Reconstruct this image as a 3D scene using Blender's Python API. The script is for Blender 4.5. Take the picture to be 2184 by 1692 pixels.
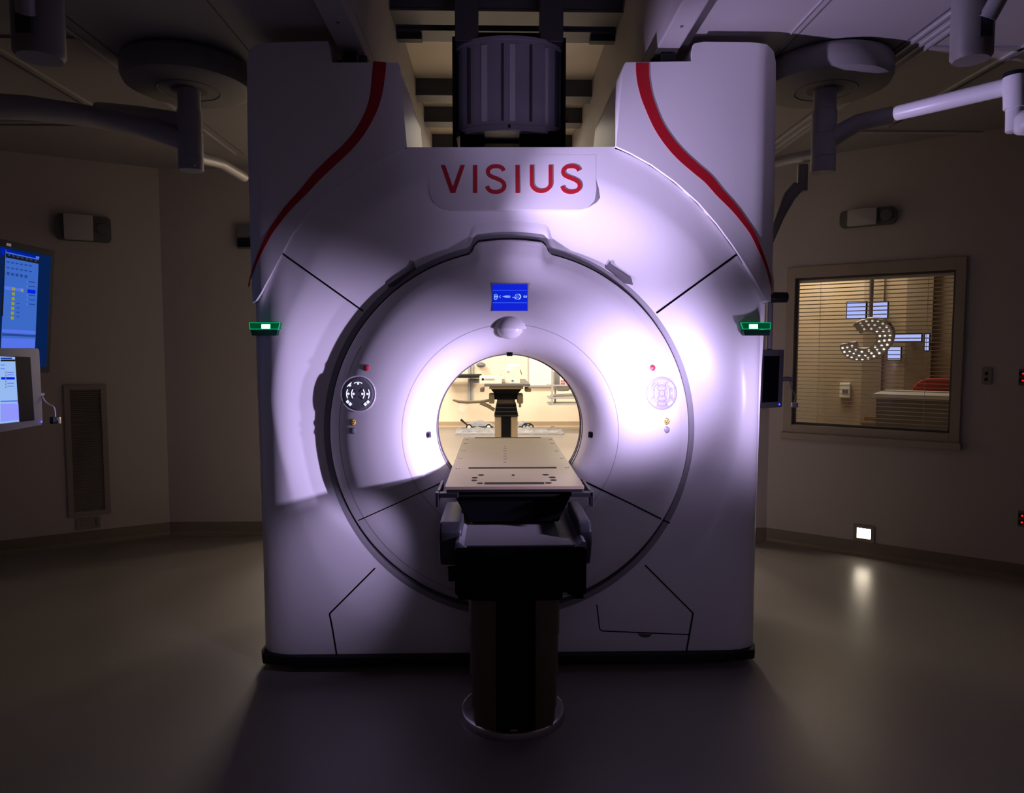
import bpy, bmesh, math
from mathutils import Vector, Matrix
for o in list(bpy.data.objects): bpy.data.objects.remove(o)
SC = bpy.context.scene; COL = SC.collection
R = math.radians
# ------------------------------------------------------------------ camera
F = 1500.0
YAW, PITCH = math.atan(.0233), math.atan(.0667)
CAMP = Vector((0, 0, 1.4))
cd = bpy.data.cameras.new('camera'); cam = bpy.data.objects.new('camera', cd); COL.objects.link(cam)
cd.sensor_width = 36; cd.lens = F / 2184 * 36; cd.clip_start = .05
cam.location = CAMP; cam.rotation_euler = (R(90) - PITCH, 0, -YAW)
SC.camera = cam
SC.view_settings.view_transform = 'Standard'; SC.view_settings.look = 'None'
SC.view_settings.gamma = 1; SC.view_settings.use_curve_mapping = False
SC.view_settings.exposure = 0
# ------------------------------------------------------------------ world and lights
w = bpy.data.worlds.new('world'); SC.world = w; w.use_nodes = True
w.node_tree.nodes['Background'].inputs[0].default_value = (.02, .017, .015, 1)
w.node_tree.nodes['Background'].inputs[1].default_value = .3
LILAC = (.68, .55, 1.0)
WARM = (1, .86, .70)
def area(loc, sx, sy, e, col, rot=(0, 0, 0), name='ceiling_and_fill_source', spread=180):
    l = bpy.data.lights.new(name, 'AREA'); l.shape = 'RECTANGLE'; l.size = sx; l.size_y = sy
    l.energy = e; l.color = col; l.spread = R(spread)
    o = bpy.data.objects.new(name, l); COL.objects.link(o); o.location = loc; o.rotation_euler = rot; return o
def spot(loc, to, e, col, ang, blend=1, rad=.04, name='torch_and_fill_source'):
    l = bpy.data.lights.new(name, 'SPOT'); l.energy = e; l.color = col; l.spot_size = R(ang); l.spot_blend = blend
    l.shadow_soft_size = rad
    o = bpy.data.objects.new(name, l); COL.objects.link(o); o.location = loc
    o.rotation_euler = (Vector(to) - Vector(loc)).to_track_quat('-Z', 'Y').to_euler(); return o
# torch low to the right of the table: the table's shadow, the lit left dish and funnel
spot((1.34, 2.20, 1.20), (-.70, 3.0, 1.04), 270, LILAC, 45, 1, .03)
# torch close to the ring, right of the bore: hot patch and lit left lip of the bore
spot((.68, 2.58, 1.24), (.58, 3.0, 1.31), 31, LILAC, 118, 1, .03)
# torch skimming the ring from the right: the hot left lip of the bore
spot((.86, 2.70, 1.17), (-.30, 3.06, 1.13), 62, LILAC, 44, 1, .03)
# torch at the left of the table: lower left dish
spot((-.36, 2.50, .86), (-.66, 3.0, .50), 9, LILAC, 58, 1, .03)
# torch close to the right cover
spot((1.30, 2.66, 1.20), (1.16, 3.0, 1.20), 11, LILAC, 110, 1, .03)
# torch in front of the scanner aimed up to the right: right tower, rail, ceiling, arm
spot((-.52, 2.62, 1.46), (1.32, 3.0, 2.52), 190, LILAC, 45, 1, .02)
spot((.45, 1.8, 1.6), (.42, 3.0, 2.25), 15, LILAC, 72, 1, .1)  # added fill for the lettering and the upper covers
spot((.1, .3, 1.7), (.0, 3.0, 1.6), 6.5, LILAC, 84, 1, .4)  # soft general fill added from the front, lifts the left tower
# weak fill spots added to lift the lower covers and the hanging drum
spot((1.05, 1.9, .6), (.85, 3.0, .42), 1.6, LILAC, 100, 1, .2)
spot((-1.0, 1.9, .7), (-.85, 3.0, .40), .3, LILAC, 70, 1, .35)
spot((.25, 1.7, 1.7), (.08, 3.45, 2.7), 14, LILAC, 34, 1, .05)
# the lit room behind
for yy in (7.2, 9.2, 11.2):
    area((-1.5, yy, 2.68), 1.2, .6, 98, WARM)
    area((1.75, yy, 2.68), 1.2, .6, 98, WARM)
area((0.1, 11.0, 3.2), .9, 2.5, 12, WARM)
area((0.07, 6.2, 3.15), .9, 1.6, 5, WARM)
# unseen dim fill lamps added at the ceiling behind the camera
area((-1.5, -.6, 2.68), 1.2, 1.2, .34, (.92, .80, 1))
area((2.2, -.6, 2.68), 1.2, 1.2, .22, (.92, .80, 1))
# control room behind the window
area((3.1, 6.9, 2.5), 1.2, .8, 26, (1, .80, .56))

# ------------------------------------------------------------------ pixel to place helpers
fw = Vector((math.sin(YAW) * math.cos(PITCH), math.cos(YAW) * math.cos(PITCH), -math.sin(PITCH)))
rt = Vector((math.cos(YAW), -math.sin(YAW), 0)); up = rt.cross(fw)
def ray(x, y): return rt * ((x - 1092) / F) + up * ((846 - y) / F) + fw
def at(x, y, Y): d = ray(x, y); return CAMP + d * (Y / d.y)
def fl(x, y, z=0): d = ray(x, y); return CAMP + d * ((z - 1.4) / d.z)
def onp(x, y, O, n): d = ray(x, y); return CAMP + d * ((O - CAMP).dot(n) / d.dot(n))

# ------------------------------------------------------------------ materials
def mat(name, col, rough=.5, metal=0, spec=.5, emit=None, es=0, noise=0, nscale=8, bump=0, bscale=200, alpha=None, trans=0, coat=0):
    m = bpy.data.materials.new(name); m.use_nodes = True; nt = m.node_tree; b = nt.nodes['Principled BSDF']
    b.inputs['Base Color'].default_value = (*col, 1); b.inputs['Roughness'].default_value = rough
    b.inputs['Metallic'].default_value = metal; b.inputs['Specular IOR Level'].default_value = spec
    b.inputs['Transmission Weight'].default_value = trans; b.inputs['Coat Weight'].default_value = coat
    if emit: b.inputs['Emission Color'].default_value = (*emit, 1); b.inputs['Emission Strength'].default_value = es
    if noise or bump:
        tc = nt.nodes.new('ShaderNodeTexCoord')
        if noise:
            n = nt.nodes.new('ShaderNodeTexNoise'); n.inputs['Scale'].default_value = nscale; n.inputs['Detail'].default_value = 4
            nt.links.new(tc.outputs['Object'], n.inputs['Vector'])
            mx = nt.nodes.new('ShaderNodeMix'); mx.data_type = 'RGBA'
            mx.inputs[6].default_value = (*[max(0, c * (1 - noise)) for c in col], 1)
            mx.inputs[7].default_value = (*[min(1, c * (1 + noise)) for c in col], 1)
            nt.links.new(n.outputs['Fac'], mx.inputs[0]); nt.links.new(mx.outputs[2], b.inputs['Base Color'])
        if bump:
            n2 = nt.nodes.new('ShaderNodeTexNoise'); n2.inputs['Scale'].default_value = bscale
            nt.links.new(tc.outputs['Object'], n2.inputs['Vector'])
            bp = nt.nodes.new('ShaderNodeBump'); bp.inputs['Strength'].default_value = bump; bp.inputs['Distance'].default_value = .002
            nt.links.new(n2.outputs['Fac'], bp.inputs['Height']); nt.links.new(bp.outputs[0], b.inputs['Normal'])
    return m
M = dict(
    shell=mat('scanner_plastic', (.74, .72, .73), .34, spec=.4, noise=.02, nscale=3),
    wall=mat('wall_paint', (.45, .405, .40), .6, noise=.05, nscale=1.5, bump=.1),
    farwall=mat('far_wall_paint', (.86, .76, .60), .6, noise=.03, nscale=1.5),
    floor=mat('floor_vinyl', (.225, .205, .195), .33, spec=.5, noise=.08, nscale=2.5, bump=.15, bscale=60),
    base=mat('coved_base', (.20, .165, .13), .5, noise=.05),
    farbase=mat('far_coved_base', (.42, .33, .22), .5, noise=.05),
    ceil=mat('ceiling_paint', (.29, .27, .27), .65, noise=.05, nscale=2),
    recess=mat('recess_panel', (.50, .44, .34), .5, noise=.12, nscale=5),
    black=mat('black_plastic', (.008, .008, .010), .45, spec=.3, noise=.05),
    matte=mat('matte_black', (.003, .003, .004), .8, spec=.1, noise=.05),
    gasket=mat('gasket_grey', (.10, .095, .10), .6, noise=.05),
    mongrey=mat('monitor_grey', (.085, .083, .095), .5, noise=.03),
    rim=mat('rim_grey', (.24, .23, .24), .5, noise=.05),
    gap=mat('dark_gap', (.004, .004, .004), .9, spec=0, noise=.02),
    red=mat('red_paint', (.42, .010, .020), .35, noise=.03),
    redtxt=mat('red_lettering', (.46, .012, .025), .4, noise=.03),
    bezel=mat('black_bezel', (.006, .006, .007), .6, spec=.08, noise=.03),
    grey=mat('grey_plastic', (.16, .16, .175), .45, noise=.05),
    lgrey=mat('light_grey_plastic', (.42, .41, .42), .4, noise=.03),
    dgrey=mat('dark_grey_metal', (.055, .055, .065), .45, metal=.4, noise=.15, nscale=10),
    drum=mat('drum_metal', (.24, .22, .27), .45, metal=.25, noise=.2, nscale=6),
    arm=mat('boom_enamel', (.34, .33, .36), .4, noise=.03),
    armw=mat('white_enamel', (.70, .70, .74), .35, noise=.02),
    cover=mat('boom_cover', (.20, .19, .19), .5, noise=.05),
    steel=mat('brushed_steel', (.55, .55, .57), .25, metal=1, noise=.1, nscale=20),
    chrome=mat('chrome', (.6, .6, .62), .12, metal=1, noise=.03),
    board=mat('tabletop_laminate', (.235, .185, .12), .42, noise=.10, nscale=9),
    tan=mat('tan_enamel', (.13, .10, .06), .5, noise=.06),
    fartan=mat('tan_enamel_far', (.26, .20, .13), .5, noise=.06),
    tray=mat('tray_mat', (.17, .16, .165), .6, noise=.06),
    trim=mat('ceiling_trim', (.55, .55, .60), .3, metal=.6, noise=.03),
    yellow=mat('yellow_button', (.75, .52, .08), .4, noise=.03),
    redbtn=mat('red_button', (.55, .03, .06), .4, noise=.03),
    white=mat('white_plastic', (.8, .8, .78), .4, noise=.02),
    paper=mat('paper', (.85, .82, .74), .7, noise=.02),
    card=mat('cardboard', (.5, .33, .17), .7, noise=.05),
    wrap=mat('plastic_wrap', (.22, .24, .29), .2, spec=.8, noise=.45, nscale=18),
    blueemit=mat('screen_blue', (0, 0, .1), .3, emit=(.0, .012, .62), es=1.0),
    bluelt=mat('screen_line', (0, 0, .1), .3, emit=(.03, .12, .95), es=1.0),
    icon=mat('screen_icon', (.3, .5, 1), .3, emit=(.35, .62, 1.0), es=1.0),
    keylit=mat('lit_key', (.8, .8, 1), .3, emit=(.75, .8, 1.0), es=1.0),
    keydim=mat('pale_key', (.34, .33, .40), .35, noise=.02),
    keyline=mat('key_outline', (.12, .12, .18), .4, noise=.02),
    green=mat('green_lens', (.0, .05, .02), .15, emit=(0, .10, .03), es=.5),
    greenrim=mat('green_rim', (.0, .3, .1), .15, emit=(0, .75, .25), es=.5),
    greenled=mat('green_led', (.6, 1, .8), .2, emit=(.25, 1.0, .48), es=9),
    greendark=mat('smoked_lens', (.005, .03, .02), .12, spec=.8, noise=.05),
    scr_dark=mat('tv_dark', (0, 0, .01), .2, spec=0, emit=(.002, .014, .07), es=1),
    scr_page=mat('tv_page', (0, 0, .02), .2, spec=0, emit=(.045, .14, .55), es=1),
    scr_page2=mat('tv_page_pale', (0, 0, .02), .2, spec=0, emit=(.09, .17, .80), es=1),
    scr_title=mat('tv_title', (0, 0, .02), .2, spec=0, emit=(.0, .012, .40), es=1),
    scr_sel=mat('tv_selection', (0, 0, .02), .2, spec=0, emit=(.0, .015, .75), es=1),
    scr_yel=mat('tv_yellow', (0, 0, 0), .2, spec=0, emit=(.30, .33, .02), es=1),
    scr_ink=mat('tv_ink', (0, 0, 0), .2, spec=0, emit=(.02, .06, .28), es=1),
    scr_black=mat('tv_black', (.002, .002, .004), .5, spec=.05, noise=.02),
    mon_page=mat('monitor_page', (0, 0, .02), .2, spec=0, emit=(.30, .48, .86), es=1),
    mon_low=mat('monitor_page_low', (0, 0, .02), .2, spec=0, emit=(.28, .30, .95), es=1),
    mon_off=mat('monitor_off', (.003, .003, .006), .5, spec=.05, noise=.02),
    mirror_page=mat('reflected_page', (0, 0, .02), .2, emit=(.42, .50, 1), es=1.0),  # emission standing in for screens reflected in the window
    lampled=mat('reflected_led', (.6, .6, .6), .2, emit=(1, .90, .80), es=1.1),  # glow of the lamp lenses reflected in the window
    lampdim=mat('reflected_led_dim', (.5, .5, .5), .2, emit=(1, .9, .8), es=.5),
    ledblue=mat('led_blue', (0, 0, 1), .2, emit=(.02, .02, 1), es=14),
    ledred=mat('led_red', (1, 0, 0), .2, emit=(.8, .01, .01), es=1.2),
    ledwarm=mat('night_light', (1, .9, .7), .2, emit=(1, .86, .66), es=16),
    slat=mat('blind_slat', (.60, .52, .42), .45, noise=.02),
    frame=mat('window_frame', (.34, .28, .24), .45, noise=.04),
    ctrl=mat('control_room_paint', (.40, .33, .24), .6, noise=.03),
    ctrl2=mat('control_room_panel', (.30, .245, .18), .6, noise=.03),
    deskf=mat('desk_front', (.21, .19, .17), .5, noise=.03),
    redch=mat('red_fabric', (.45, .04, .03), .7, noise=.05),
    amber=mat('amber_plate', (.35, .22, .08), .4, noise=.05),
    vent=mat('vent_enamel', (.27, .23, .215), .5, noise=.03),
    ventd=mat('vent_shadow', (.05, .045, .04), .7, noise=.03),
    blue=mat('blue_plastic', (.05, .12, .45), .4, noise=.03),
)
# glass: a thin clear pane with a mirror share
g = bpy.data.materials.new('window_glass'); g.use_nodes = True; nt = g.node_tree
for n in list(nt.nodes): nt.nodes.remove(n)
out = nt.nodes.new('ShaderNodeOutputMaterial'); mx = nt.nodes.new('ShaderNodeMixShader'); tr = nt.nodes.new('ShaderNodeBsdfTransparent')
gl = nt.nodes.new('ShaderNodeBsdfGlossy'); gl.inputs['Roughness'].default_value = .06; gl.inputs['Color'].default_value = (1, 1, 1, 1)
mx.inputs[0].default_value = .02
nt.links.new(tr.outputs[0], mx.inputs[1]); nt.links.new(gl.outputs[0], mx.inputs[2]); nt.links.new(mx.outputs[0], out.inputs[0]); M['glass'] = g

# ------------------------------------------------------------------ mesh builder
class MB:
    def __init__(s): s.v = []; s.f = []; s.m = []; s.mats = []
    def mi(s, m):
        if m not in s.mats: s.mats.append(m)
        return s.mats.index(m)
    def add(s, vs, fs, m):
        k = len(s.v); s.v += [Vector(v) for v in vs]; i = s.mi(m)
        for f in fs: s.f.append([k + a for a in f]); s.m.append(i)
        return s
    def hexa(s, p, m):   # 8 points: bottom loop 0-3, top loop 4-7
        return s.add(p, [(3, 2, 1, 0), (4, 5, 6, 7), (0, 1, 5, 4), (1, 2, 6, 5), (2, 3, 7, 6), (3, 0, 4, 7)], m)
    def box(s, lo, hi, m):
        x0, y0, z0 = lo; x1, y1, z1 = hi
        return s.hexa([(x0, y0, z0), (x1, y0, z0), (x1, y1, z0), (x0, y1, z0), (x0, y0, z1), (x1, y0, z1), (x1, y1, z1), (x0, y1, z1)], m)
    def obox(s, O, U, V, N, u0, u1, v0, v1, n0, n1, m):  # oriented box
        p = [O + U * a + V * b + N * c for b, c in () for a in ()]
        pts = []
        for v in (v0, v1):
            for (u, n) in ((u0, n0), (u1, n0), (u1, n1), (u0, n1)): pts.append(O + U * u + V * v + N * n)
        return s.hexa(pts, m)
    def rbox(s, O, U, V, N, u0, u1, v0, v1, n0, n1, r, m, seg=4):  # box with rounded corners in the U-V plane
        pts = []
        for (cu, cv, a0) in ((u1 - r, v1 - r, 0), (u0 + r, v1 - r, 90), (u0 + r, v0 + r, 180), (u1 - r, v0 + r, 270)):
            for k in range(seg + 1):
                a = R(a0 + 90 * k / seg); pts.append((cu + r * math.cos(a), cv + r * math.sin(a)))
        return s.extr([O + U * a + V * b for a, b in pts], N, n0, n1, m)
    def extr(s, loop, N, n0, n1, m):
        n = len(loop); vs = [p + N * n0 for p in loop] + [p + N * n1 for p in loop]
        fs = [list(range(n))[::-1], list(range(n, 2 * n))] + [(i, (i + 1) % n, n + (i + 1) % n, n + i) for i in range(n)]
        return s.add(vs, fs, m)
    def cyl(s, a, b, r0, r1, m, seg=32, caps=True):
        a = Vector(a); b = Vector(b); d = (b - a).normalized(); q = d.to_track_quat('Z', 'Y')
        X = q @ Vector((1, 0, 0)); Yv = q @ Vector((0, 1, 0)); vs = []
        for c, r in ((a, r0), (b, r1)):
            for k in range(seg):
                t = 2 * math.pi * k / seg; vs.append(c + X * r * math.cos(t) + Yv * r * math.sin(t))
        fs = [(k, (k + 1) % seg, seg + (k + 1) % seg, seg + k) for k in range(seg)]
        if caps: fs += [list(range(seg))[::-1], list(range(seg, 2 * seg))]
        return s.add(vs, fs, m)
    def lathe(s, prof, c, m, seg=64, axis='Z', sc=(1, 1), a0=0, a1=360, caps=False):
        vs = []; n = len(prof); full = (a1 - a0) >= 360; cnt = seg if full else seg + 1
        for k in range(cnt):
            t = R(a0 + (a1 - a0) * k / seg)
            for (r, h) in prof:
                if axis == 'Z': vs.append((c[0] + r * sc[0] * math.cos(t), c[1] + r * sc[1] * math.sin(t), c[2] + h))
                else: vs.append((c[0] + r * sc[0] * math.cos(t), c[1] + h, c[2] + r * sc[1] * math.sin(t)))
        fs = []
        for k in range(seg):
            k2 = (k + 1) % cnt
            for i in range(n - 1): fs.append((k * n + i, k2 * n + i, k2 * n + i + 1, k * n + i + 1))
        if caps:
            fs.append([k * n for k in range(cnt)][::-1]); fs.append([k * n + n - 1 for k in range(cnt)])
        return s.add(vs, fs, m)
    def tube(s, pts, r, m, seg=12):
        pts = [Vector(p) for p in pts]; rr = r if isinstance(r, (list, tuple)) else [r] * len(pts)
        vs = []; prev = None
        for i, p in enumerate(pts):
            d = (pts[min(i + 1, len(pts) - 1)] - pts[max(i - 1, 0)]).normalized()
            if prev is None: X = d.orthogonal().normalized()
            else: X = (prev - d * prev.dot(d)).normalized()
            prev = X; Yv = d.cross(X)
            for k in range(seg):
                t = 2 * math.pi * k / seg; vs.append(p + X * rr[i] * math.cos(t) + Yv * rr[i] * math.sin(t))
        n = len(pts); fs = []
        for i in range(n - 1):
            for k in range(seg): fs.append((i * seg + k, i * seg + (k + 1) % seg, (i + 1) * seg + (k + 1) % seg, (i + 1) * seg + k))
        fs += [list(range(seg))[::-1], list(range((n - 1) * seg, n * seg))]
        return s.add(vs, fs, m)
    def ball(s, c, r, m, seg=24, sc=(1, 1, 1)):
        vs = [(c[0], c[1], c[2] - r * sc[2])]; rg = seg // 2
        for i in range(1, rg):
            p = math.pi * i / rg
            for k in range(seg):
                t = 2 * math.pi * k / seg
                vs.append((c[0] + r * sc[0] * math.sin(p) * math.cos(t), c[1] + r * sc[1] * math.sin(p) * math.sin(t), c[2] - r * sc[2] * math.cos(p)))
        vs.append((c[0], c[1], c[2] + r * sc[2])); fs = []
        for k in range(seg):
            fs.append((0, 1 + (k + 1) % seg, 1 + k)); L = len(vs) - 1; b = 1 + (rg - 2) * seg; fs.append((b + k, b + (k + 1) % seg, L))
        for i in range(rg - 2):
            for k in range(seg): a = 1 + i * seg; fs.append((a + k, a + (k + 1) % seg, a + seg + (k + 1) % seg, a + seg + k))
        return s.add(vs, fs, m)
    def build(s, name, parent=None, smooth=35, bevel=0, bseg=2, fixn=True):
        off = Vector(parent['_o']) if parent is not None and '_o' in parent else Vector((0, 0, 0))
        me = bpy.data.meshes.new(name); me.from_pydata([tuple(v - off) for v in s.v], [], s.f)
        for mm in s.mats: me.materials.append(M[mm])
        me.polygons.foreach_set('material_index', s.m)
        bm = bmesh.new(); bm.from_mesh(me)
        if bevel:
            bmesh.ops.remove_doubles(bm, verts=bm.verts, dist=1e-6)
            es = [e for e in bm.edges if len(e.link_faces) == 2 and e.calc_face_angle(0) > R(35)]
            bmesh.ops.bevel(bm, geom=es, offset=bevel, segments=bseg, affect='EDGES', profile=.6, clamp_overlap=True)
        if fixn: bmesh.ops.recalc_face_normals(bm, faces=bm.faces)
        bm.to_mesh(me); bm.free()
        if smooth: me.shade_smooth(); me.set_sharp_from_angle(angle=R(smooth))
        o = bpy.data.objects.new(name, me); COL.objects.link(o)
        if parent is not None: o.parent = parent; o['_o'] = tuple(off)
        return o
def thing(name, loc, label, cat, group=None):
    o = bpy.data.objects.new(name, None); COL.objects.link(o); o.location = loc; o.empty_display_size = .1
    o['_o'] = tuple(loc); o['label'] = label; o['category'] = cat
    if group: o['group'] = group
    return o
def tag(o, label, cat, group=None, kind=None):
    o['label'] = label; o['category'] = cat
    if group: o['group'] = group
    if kind: o['kind'] = kind
    return o
def struct(o): o['kind'] = 'structure'; return o
X_, Y_, Z_ = Vector((1, 0, 0)), Vector((0, 1, 0)), Vector((0, 0, 1))
def spline(pts, n=8):
    out = []; P = [Vector(p) for p in pts]
    for i in range(len(P) - 1):
        p0, p1, p2, p3 = P[max(i - 1, 0)], P[i], P[i + 1], P[min(i + 2, len(P) - 1)]
        for k in range(n):
            t = k / n; out.append(.5 * ((2 * p1) + (p2 - p0) * t + (2 * p0 - 5 * p1 + 4 * p2 - p3) * t * t + (3 * p1 - p0 - 3 * p2 + p3) * t ** 3))
    out.append(P[-1]); return out

# ================================================================== THE ROOM
H = 2.72
LA, LB = fl(363, 1142), fl(0, 1185); RA, RB = fl(1634, 1155), fl(2184, 1240)
lu = (LB - LA).normalized(); ru = (RB - RA).normalized()
ln = Vector((-lu.y, lu.x, 0)); ln = ln if ln.y < 0 else -ln      # wall normals into the room
rn = Vector((-ru.y, ru.x, 0)); rn = rn if rn.y < 0 else -rn
L2 = LA + lu * 2.1; R2 = RA + ru * 2.9
BY = -2.6
OPL, OPR = -1.45, 1.62
def wallseg(mb, A, B, z0, z1, t, m, inner):  # slab whose inner face runs A-B
    d = (B - A).normalized(); n = -inner
    return mb.obox(A, d, Z_, n, 0, (B - A).length, z0, z1, 0, t, m)
mb = MB(); wallseg(mb, LA, L2, 0, 3.5, .12, 'wall', ln); struct(mb.build('wall_left', smooth=0))
mb = MB(); wallseg(mb, Vector((OPL, LA.y, 0)), LA, 0, H + .8, .12, 'wall', -Y_); struct(mb.build('wall_back_left', smooth=0))
mb = MB(); wallseg(mb, RA, Vector((OPR, RA.y, 0)), 0, H + .8, .12, 'wall', -Y_); struct(mb.build('wall_back_right', smooth=0))
mb = MB(); wallseg(mb, L2, Vector((L2.x, BY, 0)), 0, 3.5, .12, 'wall', X_); struct(mb.build('wall_side_left', smooth=0))
mb = MB(); wallseg(mb, R2, Vector((R2.x, BY, 0)), 0, 3.5, .12, 'wall', -X_); struct(mb.build('wall_side_right', smooth=0))
mb = MB(); wallseg(mb, Vector((L2.x, BY, 0)), Vector((R2.x, BY, 0)), 0, 3.5, .12, 'wall', Y_); struct(mb.build('wall_front', smooth=0))
# right wall with the window hole
def rw(x, y, off=0): return onp(x, y, RA + rn * off, rn)
def ruz(x, y): p = rw(x, y); return (p - RA).dot(ru), p.z
wu0, wz0 = ruz(1689, 905); wu1, _ = ruz(2026, 905); _, wz1 = ruz(1850, 586)
RL = (R2 - RA).length
mb = MB()
mb.obox(RA, ru, Z_, -rn, 0, wu0, 0, 3.5, 0, .12, 'wall'); mb.obox(RA, ru, Z_, -rn, wu1, RL, 0, 3.5, 0, .12, 'wall')
mb.obox(RA, ru, Z_, -rn, wu0, wu1, 0, wz0, 0, .12, 'wall'); mb.obox(RA, ru, Z_, -rn, wu0, wu1, wz1, 3.5, 0, .12, 'wall')
struct(mb.build('wall_right', smooth=0))
# window: frame, sill, glass
mb = MB(); fwid = .055
mb.obox(RA, ru, Z_, rn, wu0 - fwid, wu0, wz0 - fwid, wz1 + fwid + .02, -.10, .022, 'frame')
mb.obox(RA, ru, Z_, rn, wu1, wu1 + fwid, wz0 - fwid, wz1 + fwid + .02, -.10, .022, 'frame')
mb.obox(RA, ru, Z_, rn, wu0, wu1, wz1, wz1 + fwid + .02, -.10, .022, 'frame')
mb.obox(RA, ru, Z_, rn, wu0, wu1, wz0 - fwid, wz0, -.10, .022, 'frame')
wf = struct(mb.build('window_1', smooth=0, bevel=.004))
mb = MB(); mb.obox(RA, ru, Z_, rn, wu0 - fwid - .01, wu1 + fwid + .01, wz0 - fwid - .045, wz0 - fwid + .0, .0, .05, 'frame'); mb.build('window_sill', wf, smooth=0, bevel=.004)
mb = MB(); mb.obox(RA, ru, Z_, rn, wu0, wu1, wz0, wz1, -.042, -.038, 'glass'); mb.build('window_pane', wf, smooth=0)
mb = MB()
for (a, b, c, d) in ((wu0, wu0 + .012, wz0, wz1), (wu1 - .012, wu1, wz0, wz1), (wu0, wu1, wz0, wz0 + .012), (wu0, wu1, wz1 - .012, wz1)):
    mb.obox(RA, ru, Z_, rn, a, b, c, d, -.038, -.026, 'gasket')
mb.build('window_gasket', wf, smooth=0)
# venetian blind behind the glass
bl = thing('window_blind', RA + ru * (wu0 + wu1) / 2 - rn * .07 + Z_ * wz0, 'cream venetian blind with open slats inside the right wall window', 'blind')
mb = MB(); ns = 37; sp = (wz1 - wz0 - .03) / ns
for i in range(ns):
    z = wz0 + .012 + sp * i; c = RA - rn * .068 + Z_ * z; hw = .0085; tilt = .0022
    U0, U1 = wu0 + .008, wu1 - .008
    pts = []
    for k, (n_, dz) in enumerate(((-hw, -tilt), (-hw * .4, .0012), (hw * .4, .0022), (hw, tilt))): pts.append((n_, dz))
    vs = []
    for u in (U0, U1):
        for (n_, dz) in pts: vs.append(c + ru * u + rn * n_ + Z_ * dz)
        for (n_, dz) in pts: vs.append(c + ru * u + rn * n_ + Z_ * (dz - .0014))
    mb.add(vs, [(0, 1, 9, 8), (1, 2, 10, 9), (2, 3, 11, 10), (4, 12, 13, 5), (5, 13, 14, 6), (6, 14, 15, 7), (0, 8, 12, 4), (3, 7, 15, 11), (0, 4, 5, 1), (1, 5, 6, 2), (2, 6, 7, 3)], 'slat')
mb.build('slats', bl, smooth=60)
mb = MB(); mb.obox(RA, ru, Z_, rn, wu0 + .005, wu1 - .005, wz1 - .028, wz1 - .002, -.085, -.052, 'slat'); mb.build('headrail', bl, smooth=0)
for q in (.16, .84):
    mb = MB(); u = wu0 + (wu1 - wu0) * q; mb.obox(RA, ru, Z_, rn, u - .0012, u + .0012, wz0 + .005, wz1 - .028, -.0685, -.0675, 'slat'); mb.build('cord', bl, smooth=0)
# control room box behind the right wall
mb = MB(); CB = 2.6
mb.obox(RA, ru, Z_, -rn, -1.0, 3.6, 0, 2.7, CB, CB + .1, 'ctrl'); struct(mb.build('wall_control_room_back', smooth=0))
mb = MB(); mb.obox(RA, ru, Z_, -rn, 3.5, 3.6, 0, 2.7, .12, CB, 'ctrl'); struct(mb.build('wall_control_room_side', smooth=0))
mb = MB(); mb.obox(RA, ru, Z_, -rn, -1.0, -.9, 0, 2.7, .62, CB, 'ctrl'); struct(mb.build('wall_control_room_near', smooth=0))
mb = MB(); mb.obox(RA, ru, Z_, -rn, -1.0, 3.6, 2.62, 2.7, .12, CB, 'ctrl'); struct(mb.build('ceiling_control_room', smooth=0))
# floors
mb = MB(); mb.box((-5.5, BY - .3, -.1), (7.2, 13.1, 0), 'floor'); struct(mb.build('floor', smooth=0))
# baseboards (coved)
def baseb(name, A, B, n, m, h=.102):
    d = (B - A).normalized(); L = (B - A).length; mb = MB(); prof = [(0, h), (.006, h), (.006, .03), (.012, .012), (.03, .002), (.03, 0), (0, 0)]
    vs = []
    for u in (0, L):
        for (a, z) in prof: vs.append(A + d * u + n * a + Z_ * z)
    k = len(prof); mb.add(vs, [list(range(k)), list(range(k, 2 * k))[::-1]] + [(i, (i + 1) % k, k + (i + 1) % k, k + i) for i in range(k)], m)
    return struct(mb.build(name, smooth=0))
baseb('baseboard_left', LA, L2, ln, 'base'); baseb('baseboard_back_left', Vector((OPL, LA.y, 0)), LA, -Y_, 'base')
baseb('baseboard_right', RA, R2, rn, 'base'); baseb('baseboard_back_right', Vector((OPR, RA.y, 0)), RA, -Y_, 'base')
# ceiling with the rail trench
TX0, TX1 = -.55, .675; TZ = 3.28
XL, XR = -5.5, 7.2
mb = MB(); mb.box((XL, BY - .2, H), (TX0, 12.8, H + .1), 'ceil'); mb.box((TX1, BY - .2, H), (XR, 12.8, H + .1), 'ceil')
mb.box((TX0 - .08, BY - .2, H + .1), (TX0, 12.8, TZ), 'ceil'); mb.box((TX1, BY - .2, H + .1), (TX1 + .08, 12.8, TZ), 'ceil')
struct(mb.build('ceiling', smooth=0))
mb = MB(); mb.box((TX0 - .08, BY - .2, TZ), (TX1 + .08, 12.8, TZ + .06), 'recess'); struct(mb.build('ceiling_recess', smooth=0))
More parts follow.
